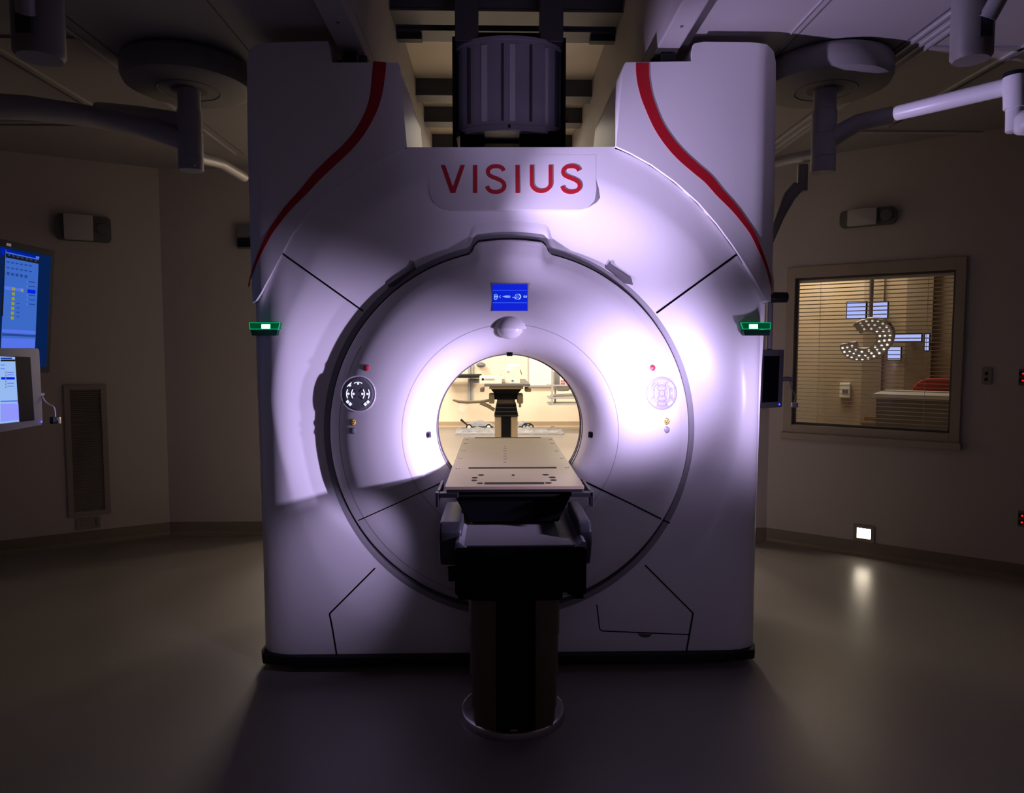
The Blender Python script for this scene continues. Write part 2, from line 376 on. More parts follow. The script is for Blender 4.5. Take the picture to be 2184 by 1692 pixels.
# ceiling joints and trims
tn = 0
def trimx(x, y0, y1, wd, m, z=.004):
    global tn; tn += 1; mb = MB(); mb.box((x - wd / 2, y0, H - z), (x + wd / 2, y1, H + .001), m); struct(mb.build('trim_%d' % tn, smooth=0))
def trimy(y, x0, x1, wd, m, z=.004):
    global tn; tn += 1; mb = MB(); mb.box((x0, y - wd / 2, H - z), (x1, y + wd / 2, H + .001), m); struct(mb.build('trim_%d' % tn, smooth=0))
YE = 4.9
for x, wd, m, z in ((-1.09, .006, 'gasket', .002), (-1.70, .006, 'gasket', .002), (-1.76, .02, 'trim', .008), (-2.18, .03, 'ceil', .012), (-2.21, .006, 'gasket', .012),
                    (1.235, .006, 'trim', .006), (1.27, .006, 'gasket', .002), (1.76, .006, 'gasket', .004), (1.79, .014, 'trim', .010), (1.84, .014, 'trim', .010), (1.875, .012, 'trim', .016), (2.3, .02, 'trim', .01), (2.33, .006, 'gasket', .01)):
    trimx(x, -1.2, YE - (.7 if abs(x) > 2 else 0), wd, m, z)
for y in (1.9, 3.12, 4.3):
    for (x0, x1) in ((-3.3, -1.76), (1.90, 3.1 if y > 4 else 3.4)):
        trimy(y, x0, x1, .03, 'trim' if x0 > 0 else 'ceil', .01); trimy(y + .03, x0, x1, .005, 'gasket', .003)
# far room
FY = fl(1088, 911).y
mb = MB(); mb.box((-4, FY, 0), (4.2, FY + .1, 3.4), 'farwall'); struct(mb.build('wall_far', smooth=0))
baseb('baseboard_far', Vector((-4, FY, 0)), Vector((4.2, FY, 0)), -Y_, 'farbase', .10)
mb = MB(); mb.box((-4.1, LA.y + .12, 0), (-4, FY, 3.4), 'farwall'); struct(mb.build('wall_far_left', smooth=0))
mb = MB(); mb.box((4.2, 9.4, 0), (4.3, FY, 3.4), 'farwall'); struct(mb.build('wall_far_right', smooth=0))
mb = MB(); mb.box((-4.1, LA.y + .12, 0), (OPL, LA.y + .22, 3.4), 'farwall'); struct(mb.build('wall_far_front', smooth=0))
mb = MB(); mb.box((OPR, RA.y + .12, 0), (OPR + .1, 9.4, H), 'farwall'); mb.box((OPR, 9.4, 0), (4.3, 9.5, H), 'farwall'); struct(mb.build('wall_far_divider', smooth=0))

# rails in the ceiling
for side, (xa, xb) in enumerate(((TX0 - .105, TX0), (TX1, TX1 + .095))):
    mb = MB(); mb.box((xa, -2.5, 2.652), (xb, 12.6, H), 'ceil')
    t = thing('ceiling_rail', ((xa + xb) / 2, 3, H), ['long pale ceiling rail running over the left tower of the scanner', 'long pale ceiling rail running over the right tower of the scanner'][side], 'rail', 'the two ceiling rails the scanner hangs from')
    mb.build('rail_beam', t, smooth=0, bevel=.006)
    for yy in (1.6, 2.2, 2.8, 4.2):
        mb = MB(); mb.cyl(((xa + xb) / 2, yy, 2.653), ((xa + xb) / 2, yy, 2.648), .006, .006, 'gasket', 12); mb.build('bolt', t)
# cross beams of the recess
for i, (yy, zz, hh, dp) in enumerate(((3.83, 3.18, .10, .12), (4.06, 3.18, .10, .10), (5.03, 3.17, .11, .10), (5.60, 3.17, .11, .10), (6.3, 3.17, .11, .12), (7.6, 3.17, .11, .12), (9.6, 3.17, .11, .12))):
    mb = MB(); mb.box((TX0, yy, zz), (TX1, yy + dp, zz + hh), 'dgrey'); mb.box((TX0, yy - .02, zz - .012), (TX1, yy + dp + .02, zz), 'dgrey')
    if i == 1: mb.box((TX0, yy, zz - .05), (TX0 + .14, yy + .05, zz - .012), 'black'); mb.box((TX1 - .14, yy, zz - .05), (TX1, yy + .05, zz - .012), 'black')
    tag(mb.build('cross_beam', smooth=0), ['dark cross beam nearest the camera in the ceiling recess', 'dark cross beam with black end blocks in the ceiling recess', 'dark cross beam in the recess just behind the hanging drum', 'dark cross beam in the recess, second one beyond the drum', 'dark cross beam in the recess, third one beyond the drum', 'dark cross beam in the recess, fourth one beyond the drum', 'dark cross beam at the far end of the ceiling recess'][i], 'beam', 'cross beams in the ceiling recess')

# ================================================================== THE SCANNER
GX, GZ, GY = .064, 1.045, 3.0
DR = .785
def disc_R(th):   # th in degrees, 90 = up ; tab at the top
    d = abs(((th - 90 + 180) % 360) - 180)
    return DR + .045 * max(0, min(1, (12.4 - d) / 2.2))
CRT = [(-90, .935), (-70, .95), (-50, 1.05), (-28, .985), (-10, .975), (0, 1.0), (8, 1.03), (22, 1.045), (36, 1.075), (45, 1.125), (62, 1.13), (90, 1.13)]
def crease(th):
    a = th % 360
    if a > 270: a -= 360
    if a > 90: a = 180 - a
    for (x0, y0), (x1, y1) in zip(CRT, CRT[1:]):
        if x0 <= a <= x1: return y0 + (y1 - y0) * (a - x0) / (x1 - x0)
    return 1.0
RIN = .797
DISH = .09
def sm(t): t = max(0, min(1, t)); return t * t * (3 - 2 * t)
def side_x(z): # half outline at height z
    pass
SXL, SXR = at(553, 1300, 3).x, at(1620, 1300, 3).x
RND = .15
def cover_y(x, z):
    dx, dz = x - GX, z - GZ; r = math.hypot(dx, dz); th = math.degrees(math.atan2(dz, dx)); rc = crease(th)
    y = GY; sn = math.sin(R(th)); amp = DISH * (1 if sn > -.25 else max(.25, 1 - (-.25 - sn) * 1.0))
    # bump: inner radius grows with the tab
    if r < rc:
        s = (r - RIN) / (rc - RIN); s = max(0, s); y = GY + amp * (1 - s) ** 1.35 * (1) + 0
        y += 0
    for e in (x - SXL + .005, SXR + .005 - x):
        if e < RND: y += RND * (1 - math.sqrt(max(0, 1 - (1 - max(e, 0) / RND) ** 2))) * .62
    return y
DPROF = [(.335, 3.20), (.340, 3.165), (.352, 3.115), (.372, 3.068), (.398, 3.028), (.430, 2.998), (.468, 2.980), (.52, 2.972), (.60, 2.976), (.68, 2.992), (.725, 3.010), (.750, 3.025), (.770, 3.038), (.781, 3.049), (.785, 3.09)]
def disc_y(r):
    for (a, ya), (b, yb) in zip(DPROF, DPROF[1:]):
        if a <= r <= b: return ya + (yb - ya) * (r - a) / (b - a)
    return DPROF[-1][1] if r > .7 else DPROF[0][1]
def surf(x, z):
    r = math.hypot(x - GX, z - GZ)
    return disc_y(r) if r < .79 else cover_y(x, z)
TOW = .022   # the tower covers stand this far proud
def tower_y(x, z, side):
    y = GY - (TOW if side > 0 else .006); e = (x - TWL) if side < 0 else (TWR - x); rr = .10
    if e < rr: y += rr * .75 * (1 - math.sqrt(max(0, 1 - (1 - max(e, 0) / rr) ** 2)))
    return y
def hit(px, py, f):   # where the pixel's line of sight meets a surface y=f(x,z)
    Y = 3.0
    for _ in range(5): p = at(px, py, Y); Y = f(p.x, p.z)
    return at(px, py, Y)
scn = thing('ct_scanner', (GX, 3.4, 0), 'large white ring-shaped body scanner with red stripes hanging between two ceiling rails', 'scanner')
seamL = [(868, 314), (835, 328), (790, 350), (745, 380), (700, 413), (655, 455), (620, 500), (600, 538), (575, 585), (552, 625), (540, 640), (530, 644)]
seamR = [(1313, 313), (1345, 326), (1390, 351), (1440, 387), (1490, 432), (1530, 478), (1562, 521), (1580, 548), (1605, 588), (1625, 622), (1638, 640), (1650, 644)]
outline = [(p[0], p[1]) for p in seamL[::-1]] + [(980, 314), (1100, 314), (1200, 314)] + seamR + [(1647, 700), (1641, 800), (1635, 950), (1628, 1150), (1621, 1350), (1618, 1399), (1300, 1403), (1088, 1403), (850, 1403), (553, 1399), (551, 1350), (545, 1150), (538, 950), (532, 800), (530, 700)]
OL = [at(x, y, 3.0) for x, y in outline]; OL = [(p.x, p.z) for p in OL]
def rout(th):
    c, s = math.cos(th), math.sin(th); best = 9
    n = len(OL)
    for i in range(n):
        (x0, z0), (x1, z1) = OL[i], OL[(i + 1) % n]
        x0 -= GX; x1 -= GX; z0 -= GZ; z1 -= GZ; ex, ez = x1 - x0, z1 - z0; det = -c * ez + s * ex
        if abs(det) < 1e-9: continue
        t = (-x0 * ez + z0 * ex) / det; u = (c * z0 - s * x0) / det
        if t > 0 and -1e-6 <= u <= 1 + 1e-6: best = min(best, t)
    return best
angs = sorted(set([round(2 * math.pi * k / 288, 5) for k in range(288)] + [round(math.atan2(z - GZ, x - GX) % (2 * math.pi), 5) for x, z in OL]))
angs = [a for i, a in enumerate(angs) if i == 0 or a - angs[i - 1] > .0012]
mb = MB(); vs = []; N1, N2 = 16, 18; nr = N1 + N2 + 1 + 2
for a in angs:
    th = math.degrees(a); ri = disc_R(th) + .008; ro = rout(a); rc = min(crease(th), ro - .012)
    rs = [ri + (rc - ri) * k / N1 for k in range(N1)] + [rc + (ro - rc) * (1 - (1 - k / N2) ** 1.6) for k in range(N2 + 1)]
    x, z = GX + ri * math.cos(a), GZ + ri * math.sin(a); vs.append((x, 3.34, z))
    for r in rs:
        x, z = GX + r * math.cos(a), GZ + r * math.sin(a); y = cover_y(x, z); vs.append((x, y, z))
    vs.append((GX + ro * math.cos(a), 3.86, GZ + ro * math.sin(a)))
    assert len(rs) + 2 == nr
n = len(angs); fs = []
for i in range(n):
    j = (i + 1) % n
    for k in range(nr - 1): fs.append((i * nr + k, j * nr + k, j * nr + k + 1, i * nr + k + 1))
mb.add(vs, fs, 'shell'); front = mb.build('front_cover', scn, smooth=16, fixn=True)
# rear closing cover with the rear bore opening
mb = MB(); vs = []
for a in angs:
    ro = rout(a) - .002; vs += [(GX + ro * math.cos(a), 3.86, GZ + ro * math.sin(a)), (GX + (ro - .05) * math.cos(a), 3.90, GZ + (ro - .05) * math.sin(a)), (GX + .46 * math.cos(a), 3.90, GZ + .46 * math.sin(a))]
fs = []
for i in range(n):
    j = (i + 1) % n; fs += [(i * 3 + k, j * 3 + k, j * 3 + k + 1, i * 3 + k + 1) for k in (0, 1)]
mb.add(vs, fs, 'shell'); mb.build('rear_cover', scn, smooth=30)
# disc
mb = MB(); vs = []; full = DPROF + [(.785, 3.30)]; nr = len(full)
fine = []
for (a, ya), (b, yb) in zip(DPROF, DPROF[1:]): fine += [(a, ya), ((a + b) / 2, (ya + yb) / 2)]
fine = [p for p in DPROF]; ns_ = 300
sp3 = spline([(r, y, 0) for r, y in DPROF], 4); prof = [(p.x, p.y) for p in sp3] + [(.785, 3.30)]; nr = len(prof)
for k in range(ns_):
    a = 2 * math.pi * k / ns_; ex = disc_R(math.degrees(a)) - DR
    for (r, y) in prof:
        q = r + ex * max(0, (r - .70) / .085); vs.append((GX + q * math.cos(a), y, GZ + q * math.sin(a)))
fs = []
for i in range(ns_):
    j = (i + 1) % ns_
    for k in range(nr - 1): fs.append((i * nr + k, j * nr + k, j * nr + k + 1, i * nr + k + 1))
mb.add(vs, fs, 'shell'); disc = mb.build('ring_cover', scn, smooth=40)
# bore liner: flares out to the back, with dark seams
mb = MB(); mb.lathe([(.335, 3.20), (.333, 3.23), (.336, 3.30), (.35, 3.42), (.39, 3.62), (.43, 3.80), (.46, 3.90)], (GX, 0, GZ), 'shell', 160, 'Y'); mb.build('bore_liner', scn, smooth=50)
for y_, r_ in ((3.205, .3346), (3.245, .3325), (3.30, .3355)):
    mb = MB(); mb.lathe([(r_ + .001, y_), (r_ - .0025, y_), (r_ - .0025, y_ + .005), (r_ + .001, y_ + .005)], (GX, 0, GZ), 'gasket', 160, 'Y'); mb.build('bore_seam', scn)
# dark gap and grey rim around the disc
mb = MB(); vs = []
for k in range(ns_):
    a = 2 * math.pi * k / ns_; q = disc_R(math.degrees(a)); c, s_ = math.cos(a), math.sin(a)
    vs += [(GX + (q - .005) * c, 3.16, GZ + (q - .005) * s_), (GX + (q + .016) * c, 3.16, GZ + (q + .016) * s_)]
mb.add(vs, [(2 * i, 2 * ((i + 1) % ns_), 2 * ((i + 1) % ns_) + 1, 2 * i + 1) for i in range(ns_)], 'gap'); mb.build('ring_gap', scn)
mb = MB(); vs = []
for k in range(ns_):
    a = 2 * math.pi * k / ns_; q = disc_R(math.degrees(a)) + .0075; c, s_ = math.cos(a), math.sin(a)
    for dq, dy in ((0, .04), (0, -.003), (.008, -.005), (.022, -.003), (.024, .004)):
        x, z = GX + (q + dq) * c, GZ + (q + dq) * s_; vs.append((x, cover_y(x, z) + dy, z))
mb.add(vs, [(5 * i + k, 5 * ((i + 1) % ns_) + k, 5 * ((i + 1) % ns_) + k + 1, 5 * i + k + 1) for i in range(ns_) for k in range(4)], 'rim'); mb.build('rim_gasket', scn)

# generic strip along a surface, from pixel path
def ribbon(pts, wpx, m, f, raise_=.0015, n=8, mb=None, name=None, parent=None, smooth=True):
    P = [Vector((p[0], p[1], p[2] if len(p) > 2 else wpx)) for p in pts]
    if smooth and len(P) > 2: P = spline(P, n)
    else:
        Q = []
        for a, b in zip(P, P[1:]):
            k = max(2, int((b - a).length / 12)); Q += [a.lerp(b, i / k) for i in range(k)]
        P = Q + [P[-1]]
    mb = mb or MB(); vs = []
    for i, p in enumerate(P):
        d = (P[min(i + 1, len(P) - 1)] - P[max(i - 1, 0)]); d.z = 0; d.normalize(); nx, ny = -d.y, d.x; h = p.z / 2
        for sgn in (-1, 1):
            q = hit(p.x + nx * h * sgn, p.y + ny * h * sgn, f); vs.append(q - Y_ * raise_); vs.append(q + Y_ * .004)
    fs = []
    for i in range(len(P) - 1):
        a, b = 4 * i, 4 * i + 4; fs += [(a, a + 2, b + 2, b), (a + 1, b + 1, b + 3, a + 3), (a, b, b + 1, a + 1), (a + 2, a + 3, b + 3, b + 2)]
    e = 4 * (len(P) - 1); fs += [(0, 1, 3, 2), (e, e + 2, e + 3, e + 1)]
    mb.add(vs, fs, m)
    if name: return mb.build(name, parent, smooth=50)
    return mb
def patch(poly, m, f, d0, d1, mb=None):  # polygon of pixels standing proud of a surface
    mb = mb or MB(); P = [hit(x, y, f) for x, y in poly]; n = len(P)
    mb.add([p - Y_ * d1 for p in P] + [p + Y_ * d0 for p in P], [list(range(n)), list(range(n, 2 * n))[::-1]] + [(i, (i + 1) % n, n + (i + 1) % n, n + i) for i in range(n)], m); return mb
def circ(cx, cy, rx, ry=None, n=24, a0=0, a1=360):
    ry = ry or rx; k = n if a1 - a0 >= 360 else n + 1
    return [(cx + rx * math.cos(R(a0 + (a1 - a0) * i / n)), cy + ry * math.sin(R(a0 + (a1 - a0) * i / n))) for i in range(k)]

# tower covers
def towercover(pts, side, nm):
    P3 = [at(x, y, 3.0 - TOW) for x, y in pts]
    bm = bmesh.new(); vv = [bm.verts.new((p.x, 0, p.z)) for p in P3]; bm.faces.new(vv)
    x0, x1 = min(p.x for p in P3), max(p.x for p in P3); z0, z1 = min(p.z for p in P3), max(p.z for p in P3)
    cuts = [x0 + (x1 - x0) * k / 12 for k in range(1, 12)]
    xe = x0 if side < 0 else x1; cuts += [xe - side * d for d in (.004, .010, .018, .028, .040, .055, .075, .10)]
    for c in cuts:
        bmesh.ops.bisect_plane(bm, geom=bm.verts[:] + bm.edges[:] + bm.faces[:], plane_co=(c, 0, 0), plane_no=(1, 0, 0))
    for k in range(1, 16):
        bmesh.ops.bisect_plane(bm, geom=bm.verts[:] + bm.edges[:] + bm.faces[:], plane_co=(0, 0, z0 + (z1 - z0) * k / 16), plane_no=(0, 0, 1))
    bmesh.ops.triangulate(bm, faces=bm.faces[:])
    for v in bm.verts: v.co.y = tower_y(v.co.x, v.co.z, side)
    be = [e for e in bm.edges if len(e.link_faces) == 1]
    r = bmesh.ops.extrude_edge_only(bm, edges=be)
    for g_ in r['geom']:
        if isinstance(g_, bmesh.types.BMVert): g_.co.y = 3.80
    be = [e for e in bm.edges if len(e.link_faces) == 1]; bmesh.ops.holes_fill(bm, edges=be, sides=0)
    bmesh.ops.recalc_face_normals(bm, faces=bm.faces)
    off = Vector(scn['_o'])
    for v in bm.verts: v.co -= off
    me = bpy.data.meshes.new(nm); bm.to_mesh(me); bm.free(); me.materials.append(M['shell']); me.shade_smooth(); me.set_sharp_from_angle(angle=R(30))
    o = bpy.data.objects.new(nm, me); COL.objects.link(o); o.parent = scn; o['_o'] = scn['_o']; return o
TLp = [(517, 135), (519, 110), (525, 98), (545, 89), (600, 86), (698, 84), (702, 105), (706, 130), (780, 130), (848, 130), (852, 140), (858, 215), (867, 312)] + seamL[1:] + [(527, 600), (522, 480), (517, 300)]
TRp = [(1474, 131), (1475, 110), (1480, 93), (1500, 89), (1600, 90), (1636, 94), (1654, 106), (1661, 128), (1662, 300), (1659, 450), (1654, 600), (1651, 643)] + seamR[::-1][1:-1] + [(1314, 312), (1322, 215), (1330, 140), (1334, 133), (1400, 132)]
TWL = min(at(x, y, GY).x for x, y in TLp); TWR = max(at(x, y, GY).x for x, y in TRp)
tL = towercover(TLp, -1, 'tower_cover'); tL['label'] = 'left tower cover with red stripe'
tR = towercover(TRp, 1, 'tower_cover'); tR['label'] = 'right tower cover with red stripe'
fL = lambda x, z: tower_y(x, z, -1); fR = lambda x, z: tower_y(x, z, 1)
strL = [(810, 132, 28), (807, 165, 28), (801, 207, 25), (788, 245, 22.5), (766, 284, 21), (739, 316, 21), (707, 346, 21), (677, 375, 20), (648, 408, 17), (615, 443, 14), (592, 473, 12), (574, 500, 10), (552, 545, 7), (537, 585, 4.5), (530, 612, 2)]
strR = [(1370, 134, 28), (1371, 165, 27), (1378, 201, 25), (1389, 233, 23), (1405, 269, 22), (1426, 301, 22), (1451, 330, 22), (1482, 358, 21), (1509, 381, 20), (1535, 411, 18), (1565, 443, 15), (1588, 473, 12), (1606, 500, 10), (1626, 545, 7), (1640, 585, 5), (1648, 628, 3)]
ribbon(strL, 1, 'red', fL, .002, name='stripe', parent=tL); ribbon(strR, 1, 'red', fR, .002, name='stripe', parent=tR)
# dark gap line under the towers
def inset(p, k): v = Vector((1088 - p[0], 918 - p[1])).normalized() * k; return (p[0] + v.x, p[1] + v.y)
ribbon([inset(p, 2.6) for p in seamR[:-1]], 4.2, 'gap', lambda x, z: cover_y(x, z), .003, name='cover_seam', parent=scn)
ribbon([inset(p, .8) for p in seamL[:-1]], 2.2, 'gap', lambda x, z: cover_y(x, z), .003, name='cover_seam', parent=scn)
# panel seams on the front cover and the ring
for pts, wd in (([(600, 539), (775, 664)], 3.2), ([(1575, 540), (1400, 668)], 4), ([(800, 1212), (703, 1309)], 3), ([(703, 1309), (709, 1340), (719, 1401)], 3), ([(1376, 1206), (1478, 1308)], 3), ([(1478, 1308), (1462, 1401)], 3.4)):
    ribbon(pts, wd, 'gap', cover_y, .0018, name='panel_seam', parent=front, smooth=False)
for pts, wd in (([(765, 1110), (850, 1072), (945, 1028)], 2), ([(1428, 1116), (1340, 1072), (1232, 1020)], 3)):
    ribbon(pts, wd, 'gap', surf, .0045, name='ring_seam', parent=disc, smooth=False)
mb = MB(); mb.lathe([(.4600, disc_y(.460) - .0012), (.4630, disc_y(.463) - .0012)], (GX, 0, GZ), 'lgrey', 200, 'Y', a0=0, a1=360); mb.build('ring_seam', disc)
mb = MB(); mb.lathe([(.7345, disc_y(.7345) - .0012), (.7365, disc_y(.7365) - .0012)], (GX, 0, GZ), 'gasket', 200, 'Y', a0=150, a1=290); mb.build('ring_seam', disc)
# service door lower right
ribbon([(1273, 1290), (1279, 1342), (1284, 1346), (1330, 1348), (1469, 1354)], 2.2, 'gap', cover_y, .0016, name='door_seam', parent=front, smooth=False)
mb = patch([(1360, 1351), (1390, 1353), (1386, 1358), (1378, 1360), (1366, 1358)], 'gasket', cover_y, .002, .003); mb.build('door_latch', front)
# name plate and lettering
plate_y = lambda x, z: GY - .0004
mb = MB(); pl = [(911, 330), (912, 372), (914, 396), (918, 418), (926, 433), (940, 443), (958, 447), (1238, 447), (1256, 441), (1268, 428), (1272, 405), (1271, 385), (1271, 330)]
P = [hit(x, y, plate_y) for x, y in pl]; n = len(P)
mb.add([p for p in P] + [p + Y_ * .055 for p in P], [list(range(n)), list(range(n, 2 * n))[::-1]] + [(i, (i + 1) % n, n + (i + 1) % n, n + i) for i in range(n)], 'shell'); plate = mb.build('name_plate', scn, smooth=40)
Sc = [(.655, .80), (.60, .895), (.49, .95), (.36, .962), (.22, .94), (.12, .87), (.08, .765), (.115, .66), (.22, .59), (.37, .53), (.52, .465), (.635, .375), (.675, .26), (.63, .14), (.52, .065), (.37, .038), (.21, .06), (.095, .14), (.05, .245)]
def letter(kind, x0, x1):
    y0, y1 = 352.5, 412; f = lambda x, z: GY - .0015
    mb = MB(); sw = 8.6
    wd = x1 - x0; hh = y1 - y0
    if kind == 'V':
        xm = (x0 + x1) / 2; L = [(x0, y0), (x0 + 9.2, y0), (xm + .2, y1 - 13), (x1 - 8.8, y0), (x1, y0), (xm + 5, y1), (xm - 5, y1)]; patch(L, 'redtxt', f, .003, .0015, mb)
    elif kind == 'I': patch([(x0, y0), (x1, y0), (x1, y1), (x0, y1)], 'redtxt', f, .003, .0015, mb)
    elif kind == 'U':
        r = 17; a = x0 + sw / 2; b = x1 - sw / 2; mid = (a + b) / 2; rr = (b - a) / 2
        pts = [(a, y0), (a, y0 + 20), (a, y1 - sw / 2 - rr * .85)] + [(mid - rr * math.cos(R(t)), y1 - sw / 2 - rr * .85 + rr * .85 * math.sin(R(t))) for t in range(15, 180, 15)] + [(b, y1 - sw / 2 - rr * .85), (b, y0 + 20), (b, y0)]
        ribbon(pts, sw, 'redtxt', f, .0015, 4, mb)
    else:
        pts = [(x0 + wd * (p[0] - .03) / .68 * .93 + wd * .02, y1 - hh * p[1]) for p in Sc]; ribbon(pts, sw, 'redtxt', f, .0015, 5, mb)
    return mb.build('letter', plate, smooth=0)
for k, a, b in (('V', 940.5, 991.5), ('I', 1009, 1018), ('S', 1037, 1080), ('I', 1099.5, 1108.5), ('U', 1130, 1178.5), ('S', 1197, 1240.5)): letter(k, a, b)
# top recess over the ring's tab and the two grip recesses
mb = MB(); vs = []
for k in range(33):
    t = 90 - 15.5 + 31 * k / 32; a = R(t); e = sm((15.5 - abs(t - 90)) / 4.5)
    for q, dy in ((disc_R(t) + .030, -.003 * e + .002), (disc_R(t) + .030 + .010 * e, -.009 * e + .002), (disc_R(t) + .030 + .026 * e, -.006 * e + .002), (disc_R(t) + .030 + .055 * e, .003)):
        x, z = GX + q * math.cos(a), GZ + q * math.sin(a); vs.append((x, cover_y(x, z) + dy, z))
mb.add(vs, [(4 * i + k, 4 * i + 4 + k, 4 * i + 5 + k, 4 * i + 1 + k) for i in range(32) for k in range(3)], 'shell'); mb.build('brow', front, smooth=50)
mb = patch([(828, 613), (830, 603), (842, 593), (876, 571), (882, 558), (886, 568), (888, 574), (860, 596), (840, 612)], 'gasket', cover_y, .004, .012); mb.build('grip', front)
mb = patch([(1291, 572), (1300, 557), (1304, 567), (1312, 573), (1346, 595), (1349, 608), (1330, 604), (1304, 582)], 'gasket', cover_y, .004, .012); mb.build('grip', front)
# display and camera hood
_za, _zb = at(1088, 664, 2.98).z, at(1088, 605, 2.98).z; _ya, _yb = surf(GX, _za), surf(GX, _zb)
DSY = lambda x, z: _ya + (z - _za) * (_yb - _ya) / (_zb - _za) - .004
dsp = MB(); patch([(1049, 605), (1126.5, 605), (1126.5, 664), (1049, 664)], 'lgrey', DSY, .03, .0, dsp); dsp = dsp.build('display', disc, smooth=0); dsp['label'] = 'blue lit display'
c0 = lambda x, z: DSY(x, z) - .0004
fd = c0
mb = MB(); patch([(1050.5, 606.5), (1125, 606.5), (1125, 663), (1050.5, 663)], 'blueemit', fd, 0, .001, mb)
for y in (619.5, 646): patch([(1051, y - .6), (1124, y - .6), (1124, y + .6), (1051, y + .6)], 'bluelt', fd, 0, .0016, mb)
def stroke(pts, wd, m='icon', cl=False): ribbon(pts + ([pts[0]] if cl else []), wd, m, fd, .002, 3, mb, smooth=False)
# 104.6 ( -450.3 ) symbol 0.0
def digit(ch, x, y, h=3.4, w_=2.0):
    seg = {'0': 'abcdef', '1': 'bc', '4': 'fgbc', '5': 'afgcd', '3': 'abgcd', '6': 'afgedc', '-': 'g', '.': 'p'}[ch]
    L = {'a': ((0, 0), (1, 0)), 'b': ((1, 0), (1, .5)), 'c': ((1, .5), (1, 1)), 'd': ((0, 1), (1, 1)), 'e': ((0, .5), (0, 1)), 'f': ((0, 0), (0, .5)), 'g': ((0, .5), (1, .5)), 'p': ((.4, .95), (.6, .95))}
    for s_ in seg: (a, b), (c, d) = L[s_]; stroke([(x + a * w_, y - h / 2 + b * h), (x + c * w_, y - h / 2 + d * h)], .8)
for i, ch in enumerate('1046'): digit(ch, 1052 + i * 2.7, 632.8)
stroke([(1053.5, 630), (1057, 627.5), (1060.5, 630)], .8); stroke([(1053.5, 636.5), (1057, 639.5), (1060.5, 636.5)], 1.3)
stroke([(1067.5, 630.5), (1065.3, 633), (1067.5, 636)], .9); stroke([(1086, 630.5), (1088.2, 633), (1086, 636)], .9)
for i, ch in enumerate('-4503'): digit(ch, 1072 + i * 2.7, 632.8)
stroke(circ(1104, 633, 5.6, 5.6, 16), .7, 'icon', True); stroke(circ(1103, 633, 2.2, 2.2, 10), .6, 'icon', True)
stroke(circ(1105, 633, 5.2, 5.2, 8, -70, 70), 2.2); stroke([(1092.5, 634.5), (1098.5, 634.5)], .8); stroke([(1098.5, 634), (1099, 638)], 1.4)
for i, ch in enumerate('00'): digit(ch, 1117 + i * 4.2, 632.8, 3.4, 2.2)
stroke([(1120.4, 634.6), (1120.9, 634.6)], .7)
mb.build('screen', dsp, smooth=0)
hp = hit(1088, 702, surf)
mb = MB(); vs = []; RX, RZ, RY = .070, .062, .052
for i in range(13):
    p = R(90 * i / 12)
    for k in range(29):
        t = R(180 * k / 28); vs.append((hp.x + RX * math.cos(t) * math.sin(p) ** .9 if False else hp.x + RX * math.cos(t) * math.sin(p), hp.y + .008 - RY * math.cos(p) * (1) * (1 if k else 1), hp.z + RZ * math.sin(t) * math.sin(p)))
fs = [(i * 29 + k, i * 29 + k + 1, (i + 1) * 29 + k + 1, (i + 1) * 29 + k) for i in range(12) for k in range(28)]
mb.add(vs, fs, 'shell'); vs2 = []
for i in range(13):
    p = R(90 * i / 12)
    vs2 += [(hp.x - RX * math.sin(p), hp.y + .008 - RY * math.cos(p), hp.z), (hp.x + RX * math.sin(p), hp.y + .008 - RY * math.cos(p), hp.z)]
mb.add(vs2, [(2 * i, 2 * i + 1, 2 * i + 3, 2 * i + 2) for i in range(12)], 'shell'); hood = mb.build('camera_hood', disc, smooth=50)
mb = MB(); mb.ball((hp.x - .003, hp.y + .012, hp.z + .004), .0, 'shell') if False else None
mb.ball((hp.x - .002, hp.y + .006, hp.z + .002), .056, 'shell', 32, (1, .70, .80)); mb.build('camera_dome', hood, smooth=60)
# bore sensors
for (px, py, hor) in ((911, 928, 1), (1263, 928, 1), (1087, 752, 0)):
    rr = 6.5
    p = hit(px, py, surf); nrm = Vector((GX - p.x, -.30, GZ - p.z)); nrm = Vector((nrm.x, -.45, nrm.z)).normalized()
    t1 = Vector((-(GZ - p.z), 0, GX - p.x)).normalized(); t2 = nrm.cross(t1)
    mb = MB(); mb.rbox(p, t1, t2, nrm, -.0135, .0135, -.018, .018, -.02, .004, .005, 'black'); so = mb.build('laser_port', disc, smooth=40)
    mb = MB(); mb.rbox(p, t1, t2, nrm, -.008, .008, -.010, .010, .004, .005, .004, 'scr_black'); mb.build('lens', so, smooth=40)
